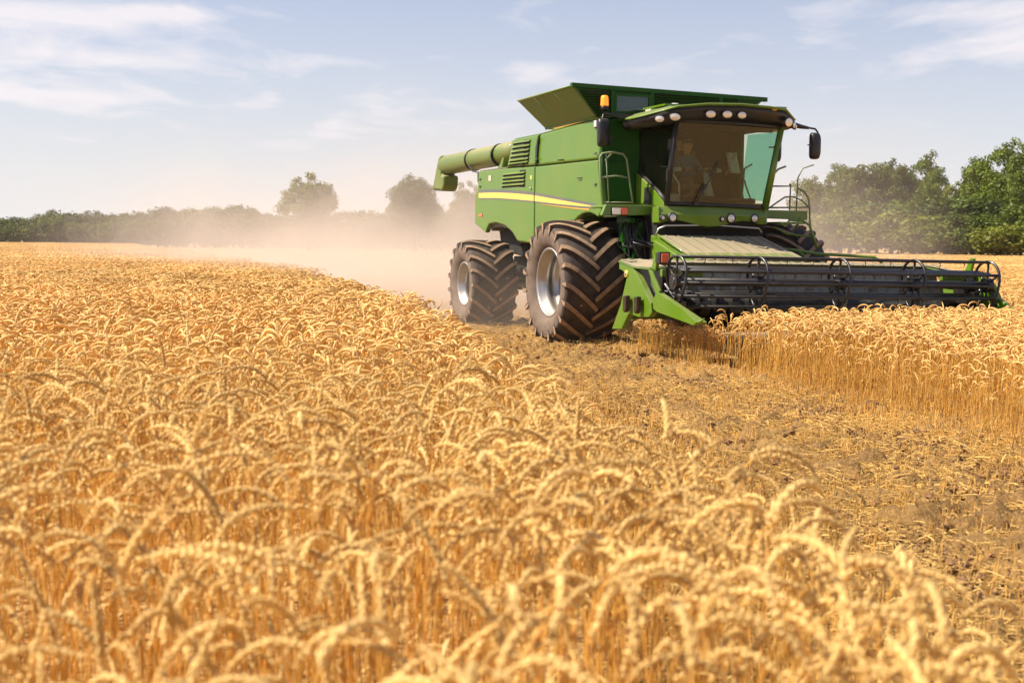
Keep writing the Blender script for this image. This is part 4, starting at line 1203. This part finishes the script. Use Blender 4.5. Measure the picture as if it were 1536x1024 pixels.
for y, z, r_ in ((-.92, 2.075, .058), (.06, 2.075, .062), (.52, 2.08, .055), (-1.07, 2.07, .035), (-.10, 2.06, .03)):
    u = (y + 1.10) / 1.86; x = fas(u, z, 1.63)[0]
    b = MB(); b.lathe([(r_ * 1.35, -.05), (r_ * 1.35, .010), (r_ * 1.05, .022), (r_, .012)], 20, (x, y, z), 'x', 0); b.lathe([(r_, .012), (r_ * .5, .026), (0, .03)], 20, (x, y, z), 'x', 1)
    part('headlight', b, [M['black'], M['lens']], fa)

# ---- right platform with rail, and lamps
b = MB(); b.prism([(-1.93, 2.10), (-1.86, 2.27), (-1.0, 2.27), (-1.0, 2.12), (-1.5, 2.10)], 1.14, 1.24, 'x'); b.box((.88, -1.42, 2.245), (.55, .86, .04)); b.box((.90, -1.62, 2.16), (.50, .05, .16)); pl = part('platform', b, M['green'], bevel=.012)
b = MB(); b.box((1.255, -1.69, 2.165), (.05, .14, .105), 0); b.box((1.2555, -1.555, 2.165), (.051, .115, .105), 1); b.box((1.235, -1.63, 2.165), (.03, .30, .13), 2); part('marker_light', b, [M['lens'], M['redl'], M['black']], pl, bevel=.01)
b = MB(); x = .9
b.tube([(x, -1.76, 2.27), (x, -1.81, 2.7), (x, -1.83, 3.02), (x, -1.79, 3.08), (x, -1.6, 3.11), (x, -1.42, 3.08), (x, -1.36, 3.0), (x, -1.31, 2.7), (x, -1.24, 2.30)], .016, 8)
b.tube([(x, -1.815, 2.70), (x, -1.55, 2.735), (x, -1.31, 2.71)], .014, 8); b.tube([(x, -1.75, 2.31), (x, -1.24, 2.32)], .014, 8)
b.tube([(x, -1.72, 3.07), (x + .02, -1.70, 2.7), (x, -1.66, 2.3)], .012, 8); b.tube([(.47, -1.55, 3.0), (x, -1.60, 3.105)], .012, 6)
part('handrail', b, M['rail'])
# ---- left platform with curved rails
b = MB(); b.prism([(.86, 2.10), (.86, 2.235), (1.80, 2.23), (1.80, 2.08)], 1.14, 1.22, 'x'); b.box((.85, 1.3, 2.215), (.56, .9, .03)); part('platform', b, M['green'], bevel=.012)
b = MB(); x = 1.22
b.tube([(x, .98, 2.24), (x, 1.04, 2.55), (x, 1.12, 2.80), (x, 1.22, 2.90), (x, 1.36, 2.95)], .017, 8)
b.tube([(x, 1.05, 2.62), (x, 1.46, 2.63), (x, 1.45, 2.24)], .015, 8); b.tube([(x, 1.46, 2.63), (x + .02, 1.44, 2.66)], .02, 6)
b.tube([(x, 1.03, 2.27), (x, 1.82, 2.29)], .014, 8)
b.tube([(x, 1.04, 2.25), (x, 1.18, 2.34), (x, 1.36, 2.45), (x, 1.52, 2.46), (x, 1.68, 2.40), (x, 1.82, 2.29)], .014, 8)
b.tube([(x, 1.60, 2.60), (x, 1.72, 2.55), (x, 1.80, 2.45), (x, 1.83, 2.3), (x, 1.84, 2.1), (x, 1.86, 1.95)], .016, 8)
b.tube([(.7, 1.9, 2.24), (.7, 1.92, 2.8), (.75, 1.98, 2.96), (.8, 2.16, 3.02)], .013, 6)
part('handrail', b, M['rail'])
b = MB(); b.tube([(2.0, .98, 2.06), (2.05, 1.18, 2.05), (2.1, 1.28, 1.98), (2.2, 1.36, 1.62)], .020, 8); b.tube([(1.5, 1.3, 2.1), (1.7, 1.08, 1.96), (1.9, .85, 2.02)], .016, 6); b.tube([(1.3, 1.6, 2.1), (1.6, 1.35, 1.95)], .02, 6); b.box((1.45, 1.25, 2.02), (.4, .5, .03)); part('step_bracket', b, M['green'])
b = MB(); b.tube([(2.15, .80, 1.60), (2.3, .95, 1.58), (2.5, 1.2, 1.53), (2.75, 1.75, 1.50), (2.85, 1.98, 1.49), (2.95, 2.06, 1.40)], .024, 8); b.tube([(2.3, .95, 1.58), (2.5, 1.05, 1.42)], .018, 6); b.tube([(1.8, .82, 1.95), (1.9, 1.0, 1.84), (2.05, 1.35, 1.80)], .016, 6); part('hydraulic_pipe', b, M['green'])

# ---- near-black box painting in the shade of the under-cab opening, struts and hoses by the front wheel
b = MB(); b.box((1.25, -.15, 1.92), (.5, 1.9, .5)); part('under_cab_shade_box', b, M['dark'])
b = MB(); b.box((.72, -1.26, 1.72), (.10, .10, 1.0)); b.box((1.02, -1.22, 1.62), (.08, .08, .8), 0, (0, R(18), 0)); b.box((.85, -1.25, 1.30), (.6, .06, .10)); b.prism([(.55, 2.12), (.95, 2.12), (.82, 1.35), (.60, 1.35)], -1.34, -1.30); b.box((.95, -1.38, 2.03), (.5, .10, .08)); part('chassis_strut', b, M['green_d'], bevel=.012)
r_ = random.Random(5); b = MB()
for k in range(16):
    y = -1.05 - r_.random() * .4; x = .75 + r_.random() * .55; z0, z1 = 2.08 - .1 * r_.random(), 1.35 + .35 * r_.random()
    b.tube([(x, y, z0), (x + r_.uniform(.0, .2), y - r_.uniform(-.1, .12), (z0 + z1) / 2 + r_.uniform(-.1, .1)), (x + r_.uniform(.1, .35), y + r_.uniform(-.15, .1), z1), (x + .45, y + .1, z1 - r_.uniform(-.05, .12))], r_.uniform(.010, .018), 6)
part('hydraulic_hoses', b, M['blackm'])
b = MB(); b.tube([(1.6, -1.18, 1.78), (1.62, -1.13, 1.90), (1.66, -1.02, 1.95), (1.72, -.2, 1.965), (1.66, .62, 1.925), (1.62, .70, 1.86)], .014, 6); part('guard_rail', b, M['steel'])

# ---- feeder house
b = MB()
b.prism([(1.40, 1.80), (1.72, 1.77), (2.75, 1.50), (2.95, 1.42), (2.95, .78), (1.4, 1.15)], -1.16, .66, 'y', 0)
fh = part('feeder_house', b, M['green'], bevel=.015)
b = MB()
b.slab([(1.70, -1.15, 1.782), (2.95, -1.18, 1.428), (2.95, .72, 1.428), (1.70, .65, 1.782)], .012)
for k in range(9):
    y = -1.06 + k * .205
    b.prism([(1.72, 1.789), (2.94, 1.442), (2.94, 1.456), (1.72, 1.803)], y - .012, y + .012)
part('feeder_cover', b, M['sheet'], fh)
b = MB()
b.tube([(1.72, -1.19, 1.80), (2.1, -1.21, 1.70), (2.42, -1.20, 1.60), (2.60, -1.12, 1.50), (2.72, -1.05, 1.42)], .016, 6); part('feeder_pipe', b, M['green'], fh)
b = MB(); b.prism([(1.62, 1.72), (2.55, 1.46), (2.62, 1.30), (2.40, 1.12), (1.62, 1.30)], -1.22, -1.165); part('feeder_side_plate', b, M['green'], fh, bevel=.012)
b = MB()
for y in (-.9, .4): b.tube([(.9, y, 1.0), (2.7, y, .72)], .05, 10); b.tube([(.9, y, 1.0), (1.8, y, .86)], .075, 10)
part('lift_cylinder', b, M['blackm'], fh)

# ---- header ------------------------------------------------------------------
HL, HR = 2.95, -2.45
b = MB()
b.box((3.02, (HL + HR) / 2, 1.33), (.14, HL - HR - .06, .14)); b.box((3.06, (HL + HR) / 2, .62), (.12, HL - HR - .06, .12))
for y in (-1.9, -.4, .9, 2.2): b.box((3.0, y, .98), (.10, .10, .6))
hd = part('header_frame', b, M['green'], bevel=.012)
b = MB()   # back sheet and trough
prof = [(3.14, 1.36), (3.20, 1.10), (3.26, .80), (3.38, .62), (3.62, .50), (3.95, .44), (4.35, .43), (4.85, .42)]
k = len(prof); b.add([(x, HR + 1.0, z) for x, z in prof] + [(x, HL - .06, z) for x, z in prof], [(i + 1, i, k + i, k + i + 1) for i in range(k - 1)], 0, False)
b.slab([(3.13, HR + .06, 1.36), (3.19, HR + .06, 1.10), (3.25, HR + .06, .80), (3.25, HR + 1.0, .80), (3.19, HR + 1.0, 1.10), (3.13, HR + 1.0, 1.36)], .006)
for q in range(22):
    y = HR + 1.05 + q * (HL - HR - 1.25) / 21; b.prism([(3.145, 1.33), (3.205, 1.10), (3.265, .82), (3.28, .82), (3.22, 1.10), (3.16, 1.33)], y - .006, y + .006)
part('back_sheet', b, M['bsheet'], hd)
b = MB(); b.slab([(2.96, -2.4, 1.404), (3.28, -2.4, 1.376), (3.28, HL - .1, 1.376), (2.96, HL - .1, 1.404)], .008)
for q in range(30):
    y = -2.3 + q * .18; b.box((3.12, y, 1.404), (.30, .012, .014), 0, (0, R(5), 0))
part('top_shield', b, M['sheet'], hd)
b = MB(); b.tube([(3.72, HR + .5, .78), (3.72, HL - .08, .78)], .20, 18)
hel = []
for sgn, y0, y1 in ((1, HR + .5, -.7), (-1, HL - .1, .2)):
    n = 90; vs = []
    for i in range(n + 1):
        A = sgn * i * .34; y = y0 + (y1 - y0) * i / n
        vs += [(3.72 + .19 * math.cos(A), y, .78 + .19 * math.sin(A)), (3.72 + .33 * math.cos(A), y, .78 + .33 * math.sin(A))]
    b.add(vs, [(2 * i, 2 * i + 1, 2 * i + 3, 2 * i + 2) for i in range(n)], 0, True)
part('feed_auger', b, M['blackm'], hd)
b = MB(); b.box((4.88, (HL + HR) / 2 + .5, .42), (.10, HL - HR - 1.1, .03))
for q in range(72):
    y = HR + 1.05 + q * (HL - HR - 1.15) / 71; b.prism([(4.9, y - .012), (5.04, y), (4.9, y + .012)], .41, .44, 'z')
part('cutter_bar', b, M['steel'], hd)

# near (right) end: panel, top plate, snout, arm, springs, lamp
ep = [(3.02, 1.36), (3.49, 1.29), (3.73, 1.12), (4.08, .83), (4.11, .70), (4.03, .64), (3.71, .62), (3.38, .65), (3.15, .42), (2.82, .40), (3.10, .77), (3.30, 1.20), (3.02, 1.28)]
sn = [(4.21, .99), (4.10, .88), (4.11, .76), (4.22, .72), (5.03, .63), (5.28, .60), (5.37, .645), (5.02, .78)]
ar = [(3.89, 1.29), (3.99, 1.27), (4.27, 1.0), (4.22, .95), (4.15, .96)]
for s, Yp in ((1, HR), (-1, HL)):
    b = MB(); b.prism(ep, Yp, Yp + s * .09); b.slab([(3.0, Yp - s * .01, 1.365), (3.5, Yp - s * .01, 1.29), (3.95, Yp + s * .03, 1.275), (3.95, Yp + s * .30, 1.30), (3.3, Yp + s * .34, 1.37), (3.0, Yp + s * .34, 1.39)], .018)
    e_ = part('end_panel', b, M['green'], hd, bevel=.018)
    b = MB(); b.slab([(3.02, Yp, 1.389), (3.48, Yp + s * .01, 1.316), (3.9, Yp + s * .05, 1.302), (3.9, Yp + s * .28, 1.326), (3.28, Yp + s * .32, 1.398), (3.02, Yp + s * .32, 1.416)], .005); part('end_cover', b, M['sheet'], hd)
    b = MB(); b.prism(sn if s > 0 else [(3.7, 1.30), (4.30, 1.27), (4.50, 1.15), (4.63, .96), (4.99, .79), (4.92, .72), (4.2, .62), (3.7, .62)], Yp + s * .02, Yp + s * .10)
    if s > 0: b.prism([(4.2, .90), (5.2, .64), (5.2, .60), (4.2, .74)], Yp + s * .08, Yp + s * .26); b.tube([(5.25, Yp + s * .06, .63), (5.42, Yp + s * .06, .66), (5.50, Yp + s * .06, .70)], [.028, .018, .008], 8)
    part('crop_divider', b, M['green'], hd, bevel=.02)
    b = MB(); b.prism(ar, Yp + s * .03, Yp + s * .07); b.prism([(3.88, 1.29), (4.02, 1.26), (4.10, 1.52), (4.02, 1.53)], Yp + s * .08, Yp + s * .13); b.box((4.14, Yp + s * .42, 1.24), (.07, .62, .10))
    part('reel_arm', b, M['green'], hd, bevel=.01)
    for xs_ in (3.44, 3.77):
        b = MB(); z0, z1 = .68, .90; xx = xs_ + (.03 if xs_ > 3.6 else 0)
        b.prism([(xx - .06, z1), (xx + .05, z1 + .01), (xx + .05, z0 + .03), (xx, z0 - .01), (xx - .05, z0 + .01)], Yp - s * .10, Yp - s * .03, 'y', 0)
        b.tube([(xx - .05, Yp - s * .035, z0 + .10), (xx - .05, Yp - s * .05, z1 - .04)], .035, 8, 1)
        part('spring_guide', b, [M['spring'], M['yellow']], e_, bevel=.012)
    b = MB(); b.tube([(3.28, Yp - s * .015, 1.21), (3.28, Yp + s * .02, 1.21)], .05, 12, 0); b.tube([(3.28, Yp - s * .03, 1.21), (3.28, Yp, 1.21)], .025, 8, 1)
    part('pivot_bolt', b, [M['yellow'], M['steel']], e_)
    if s > 0: b = MB(); b.box((4.08, Yp + s * .16, 1.445), (.14, .16, .16), 0); b.box((4.155, Yp + s * .16, 1.44), (.02, .115, .125), 1); part('marker_light', b, [M['black'], M['redl']], hd, bevel=.012)
    b = MB()   # drive gear and linkage inside the end
    b.box((4.0, Yp + s * .18, 1.02), (.36, .14, .34)); b.box((4.22, Yp + s * .24, .88), (.24, .10, .30)); b.lathe([(0, -.06), (.13, -.06), (.13, .06), (0, .06)], 18, (4.12, Yp + s * .26, 1.12), 'y', 0, False)
    b.tube([(3.75, Yp + s * .14, 1.26), (3.82, Yp + s * .15, 1.05), (4.0, Yp + s * .14, .90)], .022, 6); b.tube([(4.25, Yp + s * .12, 1.10), (4.38, Yp + s * .2, .92), (4.30, Yp + s * .24, .80)], .018, 6, 1)
    b.box((4.62, Yp + s * .18, .83), (.10, .10, .10))
    part('reel_drive', b, [M['blackm'], M['steel']], hd, bevel=.008)

# reel: tube, bats with tines, hoops; the far end hangs a touch higher
RX, RZ, RR, RW = 4.50, 1.135, .335, .25
RY0, RY1 = HR + .10, HL - .17
reel = MB(); reel.tube([(RX, RY0, RZ), (RX, RY1, RZ)], .055, 12)
rl = part('reel', reel, M['blackm'])
NB = 6; ANG = [R(90 - 4 + 60 * k) for k in range(NB)]
for A in ANG:
    c = Vector((RX + RW * math.cos(A), 0, RZ + RR * math.sin(A)))
    b = MB(); b.tube([(c.x, RY0, c.z), (c.x, RY1, c.z)], .023, 8)
    y = RY0 + .05
    while y < RY1:
        b.tube([(c.x, y, c.z - .02), (c.x + .012, y, c.z - .05), (c.x - .012, y, c.z - .10)], [.010, .006, .004], 4); y += .42
    part('reel_bat', b, M['blackm'], rl)
for A in [a + R(30) for a in ANG]:
    c = Vector((RX + RW * .60 * math.cos(A), 0, RZ + RR * .60 * math.sin(A)))
    b = MB(); b.tube([(c.x, RY0 + .05, c.z), (c.x, RY1 - .05, c.z)], .020, 8); part('reel_stay', b, M['blackm'], rl)
for y in (RY0 + .06, -1.06, .24, 1.47, RY1 - .03):
    b = MB(); ring = [(RX + RW * 1.04 * math.cos(2 * math.pi * k / 30), y + .03 * math.sin(4 * math.pi * k / 30), RZ + RR * 1.03 * math.sin(2 * math.pi * k / 30)) for k in range(31)]
    b.tube(ring, .020, 8, cap=False)
    for A in ANG: b.tube([(RX, y, RZ), (RX + RW * math.cos(A), y, RZ + RR * math.sin(A))], .018, 6)
    b.lathe([(0, -.05), (.11, -.05), (.11, .05), (0, .05)], 14, (RX, y, RZ), 'y', 0, False)
    part('reel_hoop', b, M['blackm'], rl)

for o in (hd, rl): o.rotation_euler = (-.012, 0, 0)      # the header leans a touch towards its far end

# ---- small fittings
b = MB(); b.tube([(1.74, -.55, 2.30), (1.77, -.50, 2.42), (1.80, -.42, 2.60)], .012, 6); b.tube([(1.79, -.44, 2.50), (1.80, -.20, 2.95)], .009, 5); b.box((1.735, -.56, 2.29), (.05, .07, .05)); part('wiper', b, M['black'], cab_f)
for x, z in ((-2.30, 3.52), (-2.34, 3.18), (.33, 3.12), (-5.55, 2.95), (-5.55, 2.80), (.34, 2.62)):
    b = MB(); b.box((x, RY - .010, z), (.07, .025, .035)); b.tube([(x, RY - .02, z - .02), (x, RY - .02, z + .02)], .009, 6); part('panel_hinge', b, M['grey'], bevel=.004)
for x, z in ((-3.1, 3.115), (-1.2, 3.10), (-.3, 2.75)):
    b = MB(); b.tube([(x - .07, RY + .03, z), (x - .06, RY - .03, z), (x + .06, RY - .03, z), (x + .07, RY + .03, z)], .010, 6); part('grab_handle', b, M['black'])
b = MB(); b.box((-2.62, RY - .003, 2.86), (.09, .006, .07)); part('warning_sticker', b, M['yellow'])
b = MB(); b.box((-5.5, RY - .006, 2.22), (.22, .012, .055)); part('side_reflector', b, M['redl'])

# ------------------------------------------------------------------ the operator in the cab
def person():
    V, Ed, Rd = [], [], []
    def nd(p, r, par=None):
        V.append(p); Rd.append(r); i = len(V) - 1
        if par is not None: Ed.append((par, i))
        return i
    y0 = -.16
    pel = nd((.66, y0, 2.70), .125)
    sp = nd((.61, y0, 2.86), .125, pel); ch_ = nd((.60, y0, 3.01), .135, sp); nk = nd((.62, y0, 3.12), .055, ch_)
    nk2 = nd((.635, y0, 3.165), .055, nk); hd1 = nd((.655, y0, 3.23), .080, nk2); hd2 = nd((.655, y0, 3.30), .082, hd1); nd((.645, y0, 3.36), .055, hd2)
    nd((.742, y0, 3.245), .014, hd1)
    for s in (-1, 1):
        sh = nd((.605, y0 + s * .155, 3.055), .062, ch_); e_ = nd((.74, y0 + s * .225, 2.86), .045, sh); w = nd((.985, y0 + s * .165, 2.865), .030, e_)
        pm = nd((1.035, y0 + s * .155, 2.875), .030, w)
        for k, (dy, L_) in enumerate(((-.026, .036), (-.009, .042), (.009, .040), (.026, .032))):
            f1 = nd((1.065, y0 + s * .155 + dy, 2.895), .0095, pm); f2 = nd((1.065 + L_ * .6, y0 + s * .155 + dy, 2.885), .0088, f1); nd((1.060 + L_ * .55, y0 + s * .155 + dy, 2.862), .008, f2)
        t1 = nd((1.02, y0 + s * .115, 2.87), .0105, pm); nd((1.045, y0 + s * .095, 2.862), .0095, t1)
        nd((.655, y0 + s * .082, 3.255), .016, hd1)
        hp = nd((.70, y0 + s * .085, 2.69), .085, pel); kn = nd((1.06, y0 + s * .13, 2.70), .062, hp); an = nd((1.10, y0 + s * .13, 2.42), .040, kn); nd((1.22, y0 + s * .13, 2.385), .035, an)
    me = bpy.data.meshes.new('person'); me.from_pydata(V, Ed, [])
    o = bpy.data.objects.new('person', me); COL.objects.link(o)
    sk = o.modifiers.new('skin', 'SKIN')
    for i, r_ in enumerate(Rd): me.skin_vertices[0].data[i].radius = (r_, r_)
    me.skin_vertices[0].data[0].use_root = True
    sb = o.modifiers.new('sub', 'SUBSURF'); sb.levels = sb.render_levels = 2
    dg = bpy.context.evaluated_depsgraph_get()
    m2 = bpy.data.meshes.new_from_object(o.evaluated_get(dg))
    o.modifiers.clear(); o.data = m2
    m2.materials.clear()
    for m in (M['shirt'], M['trousers'], M['skin'], M['black']): m2.materials.append(m)
    for p in m2.polygons:
        c = p.center; p.use_smooth = True
        p.material_index = 2 if (c.z > 3.13 or (c.x > .97 and c.z > 2.82)) else (3 if c.z < 2.43 else (1 if c.z < 2.775 and not (abs(c.y - y0) > .17 and c.x < .95 and c.z > 2.8) else 0))
    o.location = M_O; o.rotation_euler = (0, 0, M_YAW - math.pi / 2)
    tag(o, 'operator in blue shirt and cap seated at the steering wheel in the harvester cab', 'person')
    b = MB(); loops = []
    for z, rr in ((3.315, .090), (3.35, .089), (3.385, .07), (3.405, .03)): loops.append([Vector((.648 + rr * math.cos(A) * 1.05, y0 + rr * math.sin(A) * .95, z)) for A in [2 * math.pi * k / 16 for k in range(16)]])
    loft(b, loops); b.slab([(.72, y0 - .07, 3.315), (.82, y0 - .045, 3.305), (.82, y0 + .045, 3.305), (.72, y0 + .07, 3.315)], .008)
    b.build('cap', M['green_d'], o)
M['shirt'] = plain('blue_work_shirt', (0.10, 0.17, 0.24), .85, 0, .2, 20)
M['trousers'] = plain('brown_work_trousers', (0.13, 0.085, 0.045), .9, 0, .25, 20)
M['skin'] = plain('skin', (0.50, 0.28, 0.18), .55, 0, .08, 30)
person()
# ------------------------------------------------------------------ dust and air
def volume_mat(name, build):
    t = NT(name); t.m.node_tree.links.clear()
    v = t.n('ShaderNodeVolumePrincipled'); build(t, v)
    t.t.links.new(v.outputs[0], t.out.inputs['Volume']); return t.m
def haze_build(t, v):
    v.inputs['Color'].default_value = (0.93, 0.90, 0.88, 1); v.inputs['Density'].default_value = HAZE; v.inputs['Anisotropy'].default_value = .2
HAZE = 0.00010
M['haze'] = volume_mat('haze_air', haze_build)
b = MB(); b.box((0, 240, 12.6), (420, 560, 27.2)); hz = b.build('haze', M['haze']); tag(hz, kind='stuff')

def dust_build(t, v):
    """thrown up behind the machine: thick along the ground, thinning upwards and outwards in billows"""
    p = t.co('Object'); s = t.n('ShaderNodeSeparateXYZ'); t.t.links.new(p, s.inputs[0])
    x, y, z = s.outputs
    back = t.math('MULTIPLY', x, -1.0)
    # height scale grows with distance behind
    hs = t.math('ADD', t.ramp(back, -.5, 8, .30, 1.40), t.ramp(back, 6, 110, 0, 1.0))
    big = t.noise(.16, 2, .5, p); fine = t.noise(.55, 5, .62, p, .5)
    zz = t.math('DIVIDE', z, t.math('MULTIPLY', hs, t.ramp(big, .3, .7, .55, 1.7)))
    fz = t.math('POWER', 2.718, t.math('MULTIPLY', t.math('MULTIPLY', zz, zz), -.55))
    yc = t.ramp(back, 0, 120, -.2, -1.0)
    yw = t.math('ADD', t.ramp(back, -1, 8, 2.6, 4.2), t.ramp(back, 8, 110, 0, 9))
    d = t.math('DIVIDE', t.math('SUBTRACT', y, yc), yw)
    fy = t.math('POWER', 2.718, t.math('MULTIPLY', t.math('POWER', t.math('ABSOLUTE', d), 3.0), -1.0))
    fx = t.math('MULTIPLY', t.ramp(back, -.5, 4.0, .30, 1.0), t.ramp(back, 9, 62, 1.0, 0.0))
    fx = t.math('MULTIPLY', fx, t.ramp(back, 70, 79, 1, 0))
    n = t.ramp(fine, .34, .66, .10, 1.8)
    q = t.math('MULTIPLY', t.math('MULTIPLY', fz, fy), t.math('MULTIPLY', fx, n))
    t.set(v.inputs['Density'], t.math('MULTIPLY', q, DUST_D))
    v.inputs['Color'].default_value = (0.95, 0.83, 0.72, 1); v.inputs['Anisotropy'].default_value = .15
DUST_D = .125
M['dust'] = volume_mat('trail_dust', dust_build)
def cloud(name, x0, x1, y0, y1, z1, mat, label):
    b = MB(); n = 20; loops = []
    for j in range(n + 1):
        q = j / n; x = x0 + (x1 - x0) * q; g = max(.02, math.sin(math.pi * min(1, .5 + .5 * min(1, (1 - abs(2 * q - 1)) * 6)) ) if False else min(1, (1 - abs(2 * q - 1)) * 8 + .25))
        yc = (y0 + y1) / 2; hw = (y1 - y0) / 2 * g
        loops.append([Vector((x, yc + hw * math.cos(A), .012 + (z1 * g) * max(0, math.sin(A)) ** .7)) for A in [math.pi * k / 12 for k in range(13)]])
    loft(b, loops)
    o = b.build(name, mat, fix=True); o.location = M_O; o.rotation_euler = (0, 0, M_YAW - math.pi / 2)
    tag(o, label, 'dust cloud', kind='stuff'); return o
cloud('dust_cloud', 1.2, -80, -17, 14, 9.5, M['dust'], 'thick beige dust trailing behind the harvester over the field')
def dust2_build(t, v):
    p = t.co('Object'); s = t.n('ShaderNodeSeparateXYZ'); t.t.links.new(p, s.inputs[0])
    x, y, z = s.outputs
    big = t.noise(.14, 2, .5, p); fine = t.noise(.5, 5, .62, p, .4)
    zz = t.math('DIVIDE', z, t.math('MULTIPLY', 2.1, t.ramp(big, .3, .7, .5, 1.6)))
    fz = t.math('POWER', 2.718, t.math('MULTIPLY', t.math('MULTIPLY', zz, zz), -.6))
    dy = t.math('DIVIDE', t.math('SUBTRACT', y, 7.5), 7.0); dx = t.math('DIVIDE', t.math('ADD', x, 14.5), 10.0)
    r2 = t.math('ADD', t.math('MULTIPLY', dx, dx), t.math('MULTIPLY', dy, dy))
    f = t.math('POWER', 2.718, t.math('MULTIPLY', r2, -1.6))
    edge = t.ramp(r2, .8, 1.0, 1, 0)
    q = t.math('MULTIPLY', t.math('MULTIPLY', fz, f), t.math('MULTIPLY', edge, t.ramp(fine, .3, .68, .3, 1.5)))
    t.set(v.inputs['Density'], t.math('MULTIPLY', q, .13))
    v.inputs['Color'].default_value = (0.95, 0.83, 0.72, 1); v.inputs['Anisotropy'].default_value = .15
M['dust2'] = volume_mat('drift_dust', dust2_build)
cloud('dust_cloud', -4.0, -25.5, 0, 19, 9.0, M['dust2'], 'thinner dust drifting behind the header towards the right wood')
